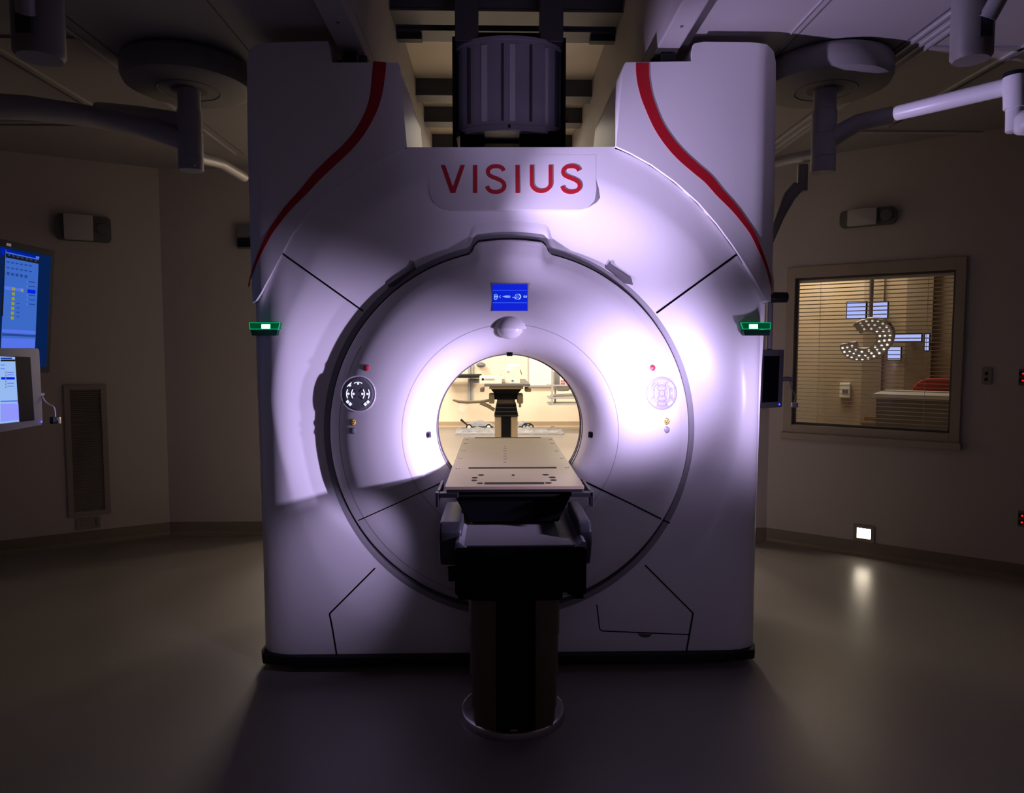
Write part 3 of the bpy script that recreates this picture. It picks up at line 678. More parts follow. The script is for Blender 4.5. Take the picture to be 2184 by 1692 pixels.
# control pads
def padat(cx, cy, lit):
    p = hit(cx, cy, surf) + Y_ * .002; dy = (disc_y(math.hypot(p.x - GX, p.z - GZ) + .01) - disc_y(math.hypot(p.x - GX, p.z - GZ) - .01)) / .02
    rad = (p - Vector((GX, p.y, GZ))).normalized(); N = Vector((rad.x * dy, -1, rad.z * dy)).normalized(); RM = Vector((0, -1, 0)).rotation_difference(N).to_matrix()
    def tl(mb):
        mb.v = [p + RM @ (v - p) for v in mb.v]; return mb
    q = p; mb = MB(); S = .002
    mb.lathe([(.0815, .012), (.080, .001), (.0775, -.004), (.0735, -.004), (.072, -.001)], (q.x, q.y, q.z), 'shell', 48, 'Y'); tl(mb); pad = mb.build('control_pad', disc, smooth=50)
    mb = MB(); mb.lathe([(.0, -.006), (.060, -.006), (.068, -.005), (.0715, -.002), (.0715, .012)], (q.x, q.y, q.z), 'grey' if lit else 'keydim', 48, 'Y'); tl(mb); fac = mb.build('key_plate', pad, smooth=50)
    zf = q.y - .0063; fk = lambda x, z: zf
    k = 1.0; mb = MB(); mL = 'keylit'
    def st(pts, wd, m): ribbon([(cx + a, cy + b) for a, b in pts], wd, m, fk, .0012, 4, mb, smooth=False)
    def arc(rx, a0, a1, wd, m): st([(rx * math.cos(R(a0 + (a1 - a0) * i / 8)), rx * math.sin(R(a0 + (a1 - a0) * i / 8))) for i in range(9)], wd, m)
    if lit:
        st([(-9, -22.5), (-5, -24.3), (0, -24.8), (5, -24.3), (9, -22.5)], 1.8, mL)
        for sx in (-1, 1):
            st([(sx * 23.5, -9.5), (sx * 25.6, -3), (sx * 25.6, 3), (sx * 23.5, 9.5)], 2.0, mL)
            st([(sx * 11.8, -9.5), (sx * 14.4, -3), (sx * 14.4, 3), (sx * 11.8, 9.5)], 2.0, mL)
            for xx in (10, 21.5): patch([(cx + sx * xx + a, cy + b) for a, b in circ(0, 0, 2.6, 2.4, 10)], mL, fk, 0, .0012, mb)
            for (a, b) in ((23, 17), (17, 22)): patch([(cx + sx * a + u * .7 - v * .7, cy + b + u * .7 + v * .7) for u, v in ((-3, -3), (3, -3), (3, 3), (-3, 3))], mL, fk, 0, .0012, mb)
        patch([(cx + a, cy + b) for a, b in circ(0, -21.5, 2.4, 2, 8)], mL, fk, 0, .0012, mb)
        st([(-24.5, -15), (-20, -20), (-15, -24)], 1.8, mL); patch([(cx + a, cy + b) for a, b in circ(-18.5, -18, 2.8, 2.6, 8)], mL, fk, 0, .0012, mb)
        for (a, b) in (((-12, -12), (-4, -5)), ((12, -12), (4, -5)), ((-12, 12), (-4, 5)), ((12, 12), (4, 5))): st([a, b], .5, 'keyline')
    else:
        for a0 in (45, 135, 225, 315): st([(8 * math.cos(R(a0)), 8 * math.sin(R(a0))), (15.5 * math.cos(R(a0)), 15.5 * math.sin(R(a0)))], .8, 'keyline')
        arc(7, 0, 360, .8, 'keyline')
        for a0 in (0, 90, 180, 270): arc(16, a0 - 38, a0 + 38, .8 if a0 in (90, 270) else 1.8, 'keyline' if a0 in (90, 270) else 'white')
        for a0 in (0, 90, 180, 270): arc(18.5, a0 - 28, a0 + 28, .7, 'keyline'); arc(27, a0 - 22, a0 + 22, 1.6 if a0 != 90 else .8, 'white' if a0 != 90 else 'keyline'); st([(18.5 * math.cos(R(a0 - 28)), 18.5 * math.sin(R(a0 - 28))), (27 * math.cos(R(a0 - 22)), 27 * math.sin(R(a0 - 22)))], .7, 'keyline'); st([(18.5 * math.cos(R(a0 + 28)), 18.5 * math.sin(R(a0 + 28))), (27 * math.cos(R(a0 + 22)), 27 * math.sin(R(a0 + 22)))], .7, 'keyline')
        for a0 in (0, 180): patch([(cx + a, cy + b) for a, b in circ(22 * math.cos(R(a0)), 0, 2.4, 2.4, 10)], 'white', fk, 0, .0012, mb)
        for (a, b) in ((21, 19), (16.5, 23), (-21, 19), (-16.5, 23), (19, -20), (24, -15)): patch([(cx + a + u * .7 - v * .7, cy + b + u * .7 + v * .7) for u, v in ((-2.8, -2.8), (2.8, -2.8), (2.8, 2.8), (-2.8, 2.8))], 'white', fk, 0, .0012, mb)
        st([(-24, -14), (-15, -24)], .8, 'keyline'); st([(-19, -11), (-11, -20)], .8, 'keyline'); patch([(cx + a, cy + b) for a, b in circ(0, -22, 2.4, 2.0, 8)], 'white', fk, 0, .0012, mb)
    tl(mb); mb.build('key_symbols', pad, smooth=0)
padat(764, 840.5, True); padat(1411, 839.5, False)
def button(cx, cy, m, nm, r=6.0):
    p = hit(cx, cy, surf); rr = r * .00197; mb = MB()
    mb.lathe([(rr + .0025, .006), (rr + .0025, -.001), (rr + .0008, -.002), (rr, -.001)], (p.x, p.y, p.z), 'gasket', 24, 'Y')
    mb.lathe([(0, -.0045), (rr * .75, -.0042), (rr, -.002), (rr, .006)], (p.x, p.y, p.z), m, 24, 'Y')
    if m == 'yellow':
        zf = p.y - .0046
        for a0 in (90, 210, 330): patch([(cx + 1.0 * math.cos(R(a0)), cy + 1.0 * math.sin(R(a0)))] + [(cx + 3.4 * math.cos(R(a0 + t)), cy + 3.4 * math.sin(R(a0 + t))) for t in (-28, 0, 28)], 'matte', lambda x, z: zf, 0, .0008, mb)
    mb.build(nm, disc, smooth=40)
for x, y, m, nm in ((783, 785, 'redbtn', 'stop_button'), (1391, 785, 'redbtn', 'stop_button'), (754, 901, 'yellow', 'radiation_button'), (1421, 899, 'yellow', 'radiation_button'), (754, 919, 'grey', 'round_button'), (1421, 917, 'keydim', 'round_button')): button(x, y, m, nm)
mb = patch(circ(1121.5, 748, 2, 2, 10), 'lgrey', surf, .002, .002); mb.build('pin', disc)
# status lights
def status(x0, x1, xi0, xi1, sx):
    f = lambda x, z: cover_y(x, z); py = 697; Yb = 3.0
    # top lens (trapezoid), lower smoked lens
    def tz(xa, xb, xc, xd, ya, yb, d0, d1, m, nm, par):
        mb = MB(); P = [at(xa, ya, Yb - d1), at(xb, ya, Yb - d1), at(xd, yb, Yb - d1), at(xc, yb, Yb - d1)]
        Q = [Vector((p.x, Yb + .06, p.z)) for p in P]
        mb.hexa([P[3], P[2], Q[2], Q[3], P[0], P[1], Q[1], Q[0]], m); return mb.build(nm, par, smooth=30, bevel=.0025)
    if sx < 0: top = tz(531, 597, 533, 594, 688, 702, 0, .030, 'green', 'status_light', scn); tz(534, 592, 537, 590, 703.5, 716, 0, .026, 'greendark', 'smoked_lens', top)
    else: top = tz(1580, 1644, 1585, 1643, 688, 702, 0, .030, 'green', 'status_light', scn); tz(1585, 1643, 1588, 1642, 703.5, 716, 0, .026, 'greendark', 'smoked_lens', top)
    top['label'] = 'green glowing status light'
    cx = 567 if sx < 0 else 1607
    yf = Yb - .0305; mb = MB(); patch([(cx - 9, 692), (cx + 9, 692), (cx + 9, 701), (cx - 9, 701)], 'greenled', lambda x, z: yf, -.0005, .001, mb); mb.build('led', top, smooth=0)
    mb = MB()
    xa, xb, xc, xd = (531.5, 596.5, 533, 593.5) if sx < 0 else (1580.5, 1643.5, 1585, 1642.5)
    ribbon([(xa, 688.6), (xb, 688.6)], 1.3, 'greenrim', lambda x, z: yf, .001, 2, mb, smooth=False); ribbon([(xc, 702), (xd, 702)], 1.2, 'greenrim', lambda x, z: yf, .001, 2, mb, smooth=False)
    ribbon([(xa, 689), (xc, 702)], 1.3, 'greenrim', lambda x, z: yf, .001, 2, mb, smooth=False); ribbon([(xb, 689), (xd, 702)], 1.3, 'greenrim', lambda x, z: yf, .001, 2, mb, smooth=False)
    mb.build('lens_rim', top, smooth=0)
status(0, 0, 0, 0, -1); status(0, 0, 0, 0, 1)
# black bumper skirt, side knob, rail carriages
a0, a1 = at(550, 1400, 3.0), at(1619, 1400, 3.0); zb = at(1088, 1418, 2.97).z
mb = MB(); loop = [Vector((a0.x - .004, 3.06, 0)), Vector((a0.x + .02, 3.0, 0)), Vector((a0.x + .16, 2.972, 0)), Vector((a0.x + .40, 2.965, 0)), Vector((GX, 2.96, 0)), Vector((a1.x - .40, 2.965, 0)), Vector((a1.x - .16, 2.972, 0)), Vector((a1.x - .02, 3.0, 0)), Vector((a1.x + .004, 3.06, 0)), Vector((a1.x, 3.84, 0)), Vector((a0.x, 3.84, 0))]
mb.extr(loop, Z_, zb, a0.z + .006, 'black'); mb.build('bumper_skirt', scn, bevel=.006)
k1 = at(1660, 637, 3.32); mb = MB(); mb.cyl((1.13, 3.25, k1.z), (k1.x + .012, 3.25, k1.z), .026, .024, 'black', 28); mb.build('side_bumper', scn, bevel=.004)
for sx, xx in ((-1, TX0 - .05), (1, TX1 + .05)):
    mb = MB(); mb.box((xx - .055, 3.10, 2.56), (xx + .055, 3.40, 2.652), 'dgrey'); mb.box((xx - .03, 3.02, 2.58), (xx + .03, 3.1, 2.64), 'black'); mb.build('rail_carriage', scn, bevel=.005)
    mb = MB(); mb.box((xx + sx * .065, 3.15, 2.40), (xx + sx * .30, 3.7, 2.655), 'black'); mb.build('carriage_housing', scn, bevel=.01)
# hanging drum between the towers
DX, DY, DRr = .068, 3.62, .262
zt, zbm = 2.885, 2.462
nF = 18; mb = MB(); vs = []
prof_r = []
for k in range(nF + 1):
    t = R(180 + 180 * k / nF); prof_r.append((DX + DRr * math.cos(t), DY + DRr * .62 * math.sin(t)))
loop = [Vector((x, y, 0)) for x, y in prof_r] + [Vector((DX + DRr, DY + .25, 0)), Vector((DX - DRr, DY + .25, 0))]
mb.extr(loop, Z_, zbm, zt, 'drum'); drum = mb.build('drum_housing', scn, smooth=8, bevel=.004)
for k in (2, 4, 6, 8, 9, 11, 13, 15, 16):
    t = R(180 + 180 * k / nF + 3); x, y = DX + (DRr + .002) * math.cos(t), DY + (DRr * .62 + .002) * math.sin(t)
    wd = .006 if k % 3 else .014; t2 = Vector((-math.sin(t), math.cos(t) * .62, 0)).normalized(); nn = Vector((math.cos(t), math.sin(t), 0)).normalized()
    mb = MB(); mb.obox(Vector((x, y, 0)), t2, Z_, nn, -wd, wd, zbm + .035, zt - .03, -.006, .006, 'arm' if k in (6, 9, 13) else 'dgrey'); mb.build('rib', drum, smooth=0, bevel=.002)
for zz, hh, ex in ((zbm - .012, .03, .012), (zt - .01, .02, .006)):
    mb = MB(); lp = [Vector((DX + (p.x - DX) * (1 + ex * 3), DY + (p.y - DY) * (1 + ex * 3), 0)) for p in loop]; mb.extr(lp, Z_, zz, zz + hh, 'drum'); mb.build('drum_rim', drum, smooth=8, bevel=.003)
for k in (3, 9, 15):
    t = R(180 + 180 * k / nF); mb = MB(); c = Vector((DX + (DRr + .012) * math.cos(t), DY + (DRr * .62 + .012) * math.sin(t), zbm + .004)); mb.cyl(c, c + Vector((math.cos(t), math.sin(t), 0)) * .008, .007, .007, 'black', 10); mb.build('screw', drum)
mb = MB(); mb.box((DX - .24, DY - .10, 2.30), (DX - .12, DY + .3, zbm), 'matte'); mb.box((DX + .05, DY - .12, 2.30), (DX + .25, DY + .3, zbm), 'matte'); mb.box((DX - .24, DY - .02, 2.43), (DX + .25, DY + .3, zbm), 'matte'); mb.build('drum_underside', drum, smooth=0)
for x0, x1 in ((DX - .262, DX - .150), (DX + .150, DX + .262)):
    mb = MB(); mb.box((x0, 3.50, zt), (x1, 3.62, TZ), 'dgrey'); mb.build('hanger_post', scn, smooth=0, bevel=.004)
for x0, x1 in ((DX - .275, DX - .262), (DX + .262, DX + .275)):
    mb = MB(); mb.box((x0, 3.5, 2.30), (x1, 3.85, zt + .02), 'matte'); mb.build('side_plate', drum, smooth=0)
mb = MB(); mb.box((DX - .150, 3.52, 2.90), (DX + .150, 3.60, 2.935), 'matte'); mb.build('hanger_crossbar', scn, smooth=0)
for px in (1087, 1141):
    p = at(px, 82, 3.48); mb = MB(); mb.cyl((p.x, 3.52, zt), (p.x, 3.52, p.z), .012, .012, 'matte', 12); mb.ball((p.x, 3.50, p.z), .022, 'matte', 16); mb.build('knob', drum)

# ================================================================== OPERATING TABLE
tb = thing('operating_table', (.066, 2.61, 0), 'operating table with tan and black column, its flat brown top reaching into the scanner', 'table')
TZt = .89; txc = .0705; x0, x1, y0, y1 = -.19, .331, 2.597, 4.072
mb = MB(); mb.box((x0, y0, TZt - .012), (x1, y1, TZt), 'board'); top = mb.build('tabletop', tb, smooth=0, bevel=.0015)
mb = MB(); mb.box((x0 + .006, y0 + .004, TZt - .022), (x1 - .006, y1, TZt - .0122), 'black'); mb.build('tabletop_edge', top, smooth=0)
def dec(px0, px1, py0, py1, nm, rr=None):
    a = fl(px0, py1, TZt); b = fl(px1, py0, TZt); mb = MB()
    if rr: c = (a + b) / 2; mb.lathe([(0, .0008), (1, .0008), (1, -.002)], (c.x, c.y, TZt), 'matte', 24, 'Z', (abs(b.x - a.x) / 2, abs(b.y - a.y) / 2))
    else: mb.box((a.x, a.y, TZt - .002), (b.x, b.y, TZt + .0008), 'matte')
    mb.build(nm, top, smooth=0)
dec(999, 1186, 996.5, 1000, 'slot'); dec(1033, 1160, 1029, 1033.5, 'slot'); dec(1013, 1153, 933, 934.6, 'slot')
for (x, y, wx) in ((1026, 1013.5, 6.5), (1012.5, 1019.5, 6.5), (1011.5, 1025, 6.5), (1024, 1031.3, 6.5), (1163.5, 1013, 6.5), (1178, 1018.7, 6.5), (1180.5, 1024.5, 6.5), (1169.5, 1030.5, 6.5), (1094.5, 1013.8, 3.2)):
    dec(x - wx, x + wx, y - 1.5, y + 1.5, 'slot' if wx > 4 else 'hole', 1)
for (x, y) in ((996, 937.5), (993, 946), (988, 961.5), (982, 977.5), (976, 999.5), (1173.5, 937.5), (1178.5, 946), (1187.5, 962), (1197.5, 977.5), (1209, 997.5)):
    p = fl(x, y, TZt); mb = MB(); mb.lathe([(0, .0012), (.0055, .0012), (.0055, -.001)], (p.x, p.y, TZt), 'white', 14); mb.lathe([(.0055, .0009), (.0085, .0009), (.0085, -.001)], (p.x, p.y, TZt), 'matte', 14); mb.build('screw', top, smooth=0)
# worn centre scale marks
mb = MB()
for i, y in enumerate((952, 957, 962, 968, 973, 979, 986)):
    p = fl(1077, y, TZt); s_ = .006 + .002 * (i % 3); mb.obox(p, X_, Y_, Z_, -s_, s_, -.008, .006, -.001, .0006, 'gasket')
mb.build('scale_marks', top, smooth=0)
# accessory rails along the table edges
for sx, xe, px in ((-1, x0, 941), (1, x1, 1255)):
    mb = MB(); xo = xe + sx * .020
    mb.box((min(xo, xo + sx * .010), 2.62, TZt - .052), (max(xo, xo + sx * .010), 2.82, TZt - .018), 'dgrey')
    mb.box((min(xe - sx * .05, xo), 2.585, TZt - .040), (max(xe - sx * .05, xo + sx * .01), 2.62, TZt - .022), 'black')
    mb.obox(Vector((xo + sx * .008, 2.585, TZt - .075)), X_, Z_, Y_, -.006, .006, 0, .055, 0, .04, 'black')
    mb.build('side_rail', tb, smooth=0, bevel=.0015)
# upper support under the top
mb = MB(); zz = TZt - .0225
hx = [at(985, 1050, 2.64), at(1210, 1050, 2.64)]
mb.hexa([(-.105, 2.70, .73), (.245, 2.70, .73), (.245, 3.2, .73), (-.105, 3.2, .73), (-.155, 2.63, zz - .022), (.285, 2.63, zz - .022), (.285, 3.3, zz - .022), (-.155, 3.3, zz - .022)], 'matte')
mb.box((-.175, 2.615, zz - .022), (.315, 3.4, zz), 'matte'); mb.build('top_support', tb, smooth=0, bevel=.006)
# body (apron box) and tray section
bx0, bx1 = at(970, 1210, 2.42).x, at(1251, 1210, 2.42).x; zt_ = at(1100, 1165, 2.42).z; zb_ = at(1100, 1271, 2.42).z
mb = MB(); mb.rbox(Vector((0, 2.42, 0)), X_, Z_, Y_, bx0, bx1, zb_, zt_ - .004, 0, .545, .014, 'matte'); apr = mb.build('apron', tb, smooth=30, bevel=.004)
mb = MB(); mb.box((-.122, 2.432, zt_ - .0045), (.284, 2.95, zt_ + .001), 'tray'); mb.build('tray_mat', apr, smooth=0, bevel=.003)
for sx, xe in ((-1, bx0), (1, bx1)):
    xi = xe - sx * .042; mb = MB()
    a = [(xe, zt_ - .02), (xe - sx * .002, zt_ + .012), (xe - sx * .014, zt_ + .016), (xe - sx * .030, zt_ + .002), (xi, zt_ - .004), (xi, zt_ - .02)]
    mb.extr([Vector((p, 2.421, q)) for p, q in a], Y_, 0, .54, 'grey'); mb.build('tray_lip', apr, smooth=30, bevel=.002)
mb = MB(); mb.box((bx0 + .01, 2.418, zb_ - .012), (bx0 + .05, 2.44, zb_), 'matte'); mb.box((bx1 - .05, 2.418, zb_ - .012), (bx1 - .01, 2.44, zb_), 'matte'); mb.build('apron_foot', apr, smooth=0)
p = at(1205, 1266, 2.419); mb = MB(); mb.obox(p, X_, Z_, -Y_, -.008, .008, -.003, .003, 0, .002, 'lgrey'); mb.build('badge', apr, smooth=0)
# clamps on both sides
for sx, lst in ((-1, [(945, 1072), (943, 1140), (952, 1182), (975, 1186)]), (1, [(1252, 1085)])):
    xe = (bx0 - .035) if sx < 0 else (bx1 + .002); Yc = 2.62
    xa, xb = (bx0 - .062, bx0 + .02) if sx < 0 else (bx1 - .02, bx1 + .030)
    mb = MB(); loop = [Vector((0, 2.50, .745)), Vector((0, 2.50, .80)), Vector((0, 2.53, .828)), Vector((0, 2.88, .828)), Vector((0, 2.9, .80)), Vector((0, 2.86, .68)), Vector((0, 2.66, .655)), Vector((0, 2.54, .665))]
    loop = [Vector((xa if sx < 0 else xa, v.y, v.z - .055)) for v in loop]; mb.extr(loop, X_, 0, xb - xa, 'dgrey'); cl = mb.build('rail_clamp', tb, smooth=30, bevel=.012, bseg=4)
mb = MB(); mb.cyl((bx0 - .018, 2.55, .60), (bx0 - .018, 2.55, .55), .018, .016, 'black', 20); mb.build('clamp_knob', tb, bevel=.003)
# neck and column
mb = MB(); mb.rbox(Vector((0, 0, zb_ - .028)), X_, Y_, Z_, txc - .170, txc + .170, 2.45, 2.80, 0, .03, .03, 'matte'); mb.build('neck', tb, smooth=30)
col = None
segs = [(.166, .505, .36), (.162, .36, .21), (.157, .21, .085), (.152, .085, .02)]
for (hw, za, zb2) in segs:
    for sx in (-1, 1):
        mb = MB(); xi = txc + sx * .070 - .0; xo = txc - .004 + sx * hw
        pts = [(xi, 2.452), (xo - sx * .05, 2.46), (xo - sx * .012, 2.485), (xo, 2.52), (xo, 2.72), (xo - sx * .03, 2.77), (xi, 2.78)]
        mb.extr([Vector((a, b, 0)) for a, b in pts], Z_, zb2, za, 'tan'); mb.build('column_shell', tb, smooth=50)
mb = MB(); mb.box((txc - .0705, 2.446, .02), (txc + .0705, 2.785, .506), 'matte'); mb.build('column_core', tb, smooth=0)
mb = MB(); mb.lathe([(.0, .034), (.186, .034), (.196, .028), (.200, .016), (.200, .0)], (.064, 2.622, 0), 'steel', 96); mb.build('base_ring', tb, smooth=40)
mb = MB(); mb.obox(Vector((.064, 2.437, .034)), X_, Y_, Z_, -.013, .013, 0, .006, 0, .003, 'lgrey'); mb.build('base_latch', tb, smooth=0)

# ================================================================== CEILING BOOMS
def boom(cx, cy, label, arms, z0=2.23, lights=None):
    t = thing('ceiling_boom', (cx, cy, H), label, 'boom')
    mb = MB(); Rr = .283
    mb.lathe([(.0, H - .002), (Rr - .03, H - .002), (Rr - .01, H - .012), (Rr, H - .03), (Rr, H - .085), (Rr - .012, H - .112), (Rr - .04, H - .125), (.0, H - .125)], (cx, cy, 0), 'cover', 72); mb.build('ceiling_cover', t, smooth=40)
    mb = MB(); mb.lathe([(.13, H - .1255), (.135, H - .128), (.14, H - .1255)], (cx, cy, 0), 'gasket', 48); mb.lathe([(.0, H - .1255), (.075, H - .1265), (.08, H - .1255)], (cx, cy, 0), 'gasket', 48); mb.build('cover_ring', t)
    zs = [H - .125, 2.50, 2.395, 2.29, z0]
    for i, (a, b) in enumerate(zip(zs, zs[1:])):
        mb = MB(); rr = .050 if i == 0 else .0545; mb.lathe([(0, a), (rr, a), (rr, b + .003), (rr - .003, b), (0, b)], (cx, cy, 0), 'arm', 40); mb.build('column_segment', t, smooth=40)
    for nm, pts, r, m in arms:
        mb = MB(); mb.tube(pts, r, m, 16); mb.build(nm, t, smooth=45)
    return t
def A3(x, y, Y): return tuple(at(x, y, Y))
cL = fl(408, 365, 2.23); cR = fl(1755, 365, 2.23)
bo = boom(cL.x, cL.y, 'left dark ceiling boom with round cover and two arms reaching out of frame', [
    ('upper_arm', [(cL.x, cL.y, 2.445), A3(300, 245, 3.45), A3(210, 236, 3.50)], [.045, .040, .040], 'arm'),
    ('lower_arm', [(cL.x, cL.y, 2.36), A3(290, 266, 3.35), A3(180, 246, 3.2), A3(60, 230, 3.0), A3(-60, 224, 2.9)], [.045, .045, .046, .048, .05], 'arm'),
    ('far_arm', [A3(210, 240, 3.50), A3(100, 250, 3.55), A3(-60, 252, 3.6)], [.028, .026, .024], 'arm'),
    ('rear_arm', [(cL.x, cL.y, 2.30), A3(470, 348, 3.75), A3(520, 378, 4.1)], [.03, .027, .027], 'arm')])
for dx in (-.03, .0, .035):
    mb = MB(); mb.ball((cL.x + dx, cL.y - .048, 2.245), .0045, 'chrome', 12); mb.build('lock_screw', bo)
e = (1900, 245); 
br = boom(cR.x, cR.y, 'right ceiling boom with round cover behind the scanner, dark arm to the right', [
    ('upper_arm', [(cR.x, cR.y, 2.36), A3(1830, 262, 3.25), A3(1905, 246, 3.18)], [.044, .040, .040], 'arm'),
    ('rear_arm', [(cR.x, cR.y, 2.31), A3(1690, 338, 3.55), A3(1630, 352, 3.7)], [.028, .026, .026], 'arm'),
    ('spring_arm_joint', [A3(1712, 352, 3.45), A3(1711, 408, 3.45)], [.024, .024], 'cover'),
    ('spring_arm', [A3(1702, 398, 3.45), A3(1684, 418, 3.45), A3(1664, 460, 3.5), A3(1640, 520, 3.55)], [.030, .030, .022, .018], 'cover')], z0=2.222)
# lit white arm coming from the elbow at the right edge
wa = thing('lamp_arm', A3(2150, 200, 2.75), 'brightly lit white tubular lamp arm at the upper right with its elbow', 'lamp arm')
P0, P1 = A3(1907, 243, 3.10), A3(2165, 181, 2.78)
mb = MB(); mb.tube([tuple(Vector(P0).lerp(Vector(P1), t)) for t in (-.005, 0, .01, .03, .5, 1)], [.006, .018, .027, .031, .033, .034], 'armw', 28); mb.build('arm_tube', wa, smooth=60)
mb = MB(); b_ = Vector(A3(2164, 163, 2.76)); c_ = Vector(A3(2164, 232, 2.76)); mb.cyl(b_, c_, .040, .038, 'armw', 32); mb.build('elbow_post', wa, bevel=.004)
mb = MB(); mb.cyl(b_ + Z_ * .0, b_ + Z_ * .014, .041, .038, 'black', 32); mb.build('elbow_cap', wa)
c2 = Vector(A3(2163, 280, 2.76)); mb = MB(); mb.cyl(c_, c2, .030, .030, 'armw', 32); mb.cyl(c2, c2 - Z_ * .004, .030, .024, 'armw', 32); mb.build('swivel_post', wa)
d_ = Vector(A3(2188, 262, 2.72)); mb = MB(); mb.tube([d_ - X_ * .035, d_ - X_ * .02, d_ + X_ * .25], [.025, .045, .05], 'armw', 28); mb.build('lower_arm', wa, smooth=60)
# ceiling fixtures cropped by the top corners
def fixture(x0, x1, yb, Y, label):
    a, b = at(x0, 60, Y), at(x1, 60, Y); z = at(x0, yb, Y).z; c = (a.x + b.x) / 2; h = (b.x - a.x) / 2
    t = thing('ceiling_pivot', (c, Y, H), label, 'ceiling mount')
    mb = MB(); mb.lathe([(0, z), (h - .01, z), (h, z + .012), (h, H)], (c, Y + h, 0), 'cover', 40); mb.build('pivot_housing', t, smooth=40)
    mb = MB(); mb.lathe([(h + .07, H), (h + .07, H - .03), (h + .05, H - .045), (0, H - .045)], (c, Y + h, 0), 'cover', 48); mb.build('ceiling_plate', t, smooth=40)
    mb = MB(); mb.box((c - h * .3, Y - .006, z + .05), (c + h * .35, Y + .03, z + .13), 'dgrey'); mb.build('latch', t, bevel=.003)
    mb = MB(); mb.tube([(c + h * .1, Y, z + .11), (c + h * .5, Y - .05, z + .20), (c + h * 1.2, Y - .2, z + .26)], .028, 'arm', 12); mb.build('pivot_arm', t)
fixture(2060, 2142, 112, 2.35, 'dark cylindrical boom pivot hanging from the ceiling at the top right corner')
fixture(-2, 102, 104, 2.35, 'dark cylindrical boom pivot hanging from the ceiling at the top left corner')

# ================================================================== SCREENS
def plane_screen(O, n_, quad, m, mb, off): 
    P = [onp(x, y, O, n_) + n_ * off for x, y in quad]; mb.add(P, [(0, 1, 2, 3)], m)
def monitor_body(t, O, U, V, N, u0, u1, v0, v1, depth, rad, m, bez, nm='casing'):
    mb = MB(); mb.rbox(O, U, V, N, u0, u1, v0, v1, -depth, 0, rad, m); return mb.build(nm, t, smooth=40, bevel=.003)
# large wall screen at the left
Prt, Prb, Plt = at(118, 535, 3.2), at(106, 795, 3.2), at(0, 512, 2.86)
U = (Plt - Prt).normalized(); V = Z_; 
U = Vector((U.x, U.y, 0)).normalized(); N = U.cross(V); N = N if N.x > 0 else -N
V = (Prt - Prb).normalized(); N = U.cross(V).normalized(); N = N if N.x > 0 else -N
Ht = (Prt - Prb).length; Wd = .98
tv = thing('wall_display', Prb, 'large black-framed blue display at the left edge, behind the smaller grey monitor', 'screen')
casing = monitor_body(tv, Prb, U, V, N, 0, Wd, 0, Ht, .07, .006, 'bezel', 0)
mb = MB(); tl = (118, 535); S = .0012
def q(m, *pts, off=S): plane_screen(Prb, N, pts, m, mb, off)
bz = .028
mb.add([Prb + U * a + V * b + N * .001 for a, b in ((bz, bz), (Wd - bz, bz), (Wd - bz, Ht - bz), (bz, Ht - bz))], [(0, 1, 2, 3)], 'scr_dark')
q('scr_page', (11, 532), (82, 550), (72, 760), (0, 760), (-60, 760), (-60, 514), off=.0018)
mb.f.pop(); mb.m.pop(); k = len(mb.v); mb.f.append([k - 6, k - 5, k - 4, k - 3, k - 2, k - 1]) if False else None
P = [onp(x, y, Prb, N) + N * .0018 for x, y in ((10, 532), (82, 549), (73, 762), (0, 762))]; mb.add(P, [(0, 1, 2, 3)], 'scr_page')
q('scr_title', (12, 532), (75, 546), (75, 551), (12, 537), off=.0024); q('scr_page2', (76, 546), (83, 548), (82, 552), (75, 550), off=.0024)
q('scr_black', (11, 540), (82, 555), (81, 563), (11, 549), off=.0026)
for i in range(7): x = 15 + i * 9.5; yy = 542.5 + i * 2.05; q('scr_ink', (x, yy), (x + 5, yy + 1), (x + 5, yy + 3.4), (x, yy + 2.4), off=.0032)
for j, (yy, n_) in enumerate(((557, 6), (569, 6), (580, 5), (583, 5))):
    for i in range(n_): x = 13 + i * 9.5; q('scr_ink', (x, yy + i * 1.6), (x + 6, yy + 1 + i * 1.6), (x + 6, yy + 4 + i * 1.6), (x, yy + 3 + i * 1.6), off=.0024)
q('scr_page2', (8, 610), (50, 616), (50, 623), (8, 617), off=.0024); q('scr_sel', (58, 617), (75, 619), (74, 627), (57, 625), off=.0026)
q('scr_yel', (43, 616), (47.5, 617), (47.5, 623), (43, 622), off=.003)
for i in range(7): yy = 613 + i * 10.3; x = 24.5 - i * .5; q('scr_yel', (x, yy), (x + 6, yy + .8), (x + 6, yy + 7.2), (x, yy + 6.4), off=.003)
for i in range(6):
    yy = 600 + i * 9.5
    if i != 2: q('scr_ink', (60, yy), (74, yy + 1.5), (74, yy + 3.5), (60, yy + 2), off=.0024); q('scr_page2', (55.5, yy - 1), (58, yy - 1), (58, yy + 4), (55.5, yy + 4), off=.0026)
    q('scr_ink', (34, yy + 27), (40, yy + 27.6), (40, yy + 29.6), (34, yy + 29), off=.0024) if i > 1 else None
q('scr_page2', (3, 702), (75, 706), (75, 713), (3, 709), off=.0024); q('scr_ink', (3, 711), (75, 715), (75, 719), (3, 716), off=.0024); q('scr_page2', (2, 721), (74, 723), (73, 742), (1, 742), off=.0024)
q('scr_title', (0, 528), (9, 530), (9, 545), (0, 542), off=.002); q('scr_black', (9.2, 532), (10.2, 532), (4.5, 674), (0, 674), off=.0036)
mb.build('screen_face', casing, smooth=0)
mb = MB(); P = [onp(x, y, Prb, N) + N * .0015 for x, y in ((13, 518), (23, 520), (23, 526), (13, 524))]; mb.add(P, [(0, 1, 2, 3)], 'lgrey'); mb.build('badge', casing, smooth=0)
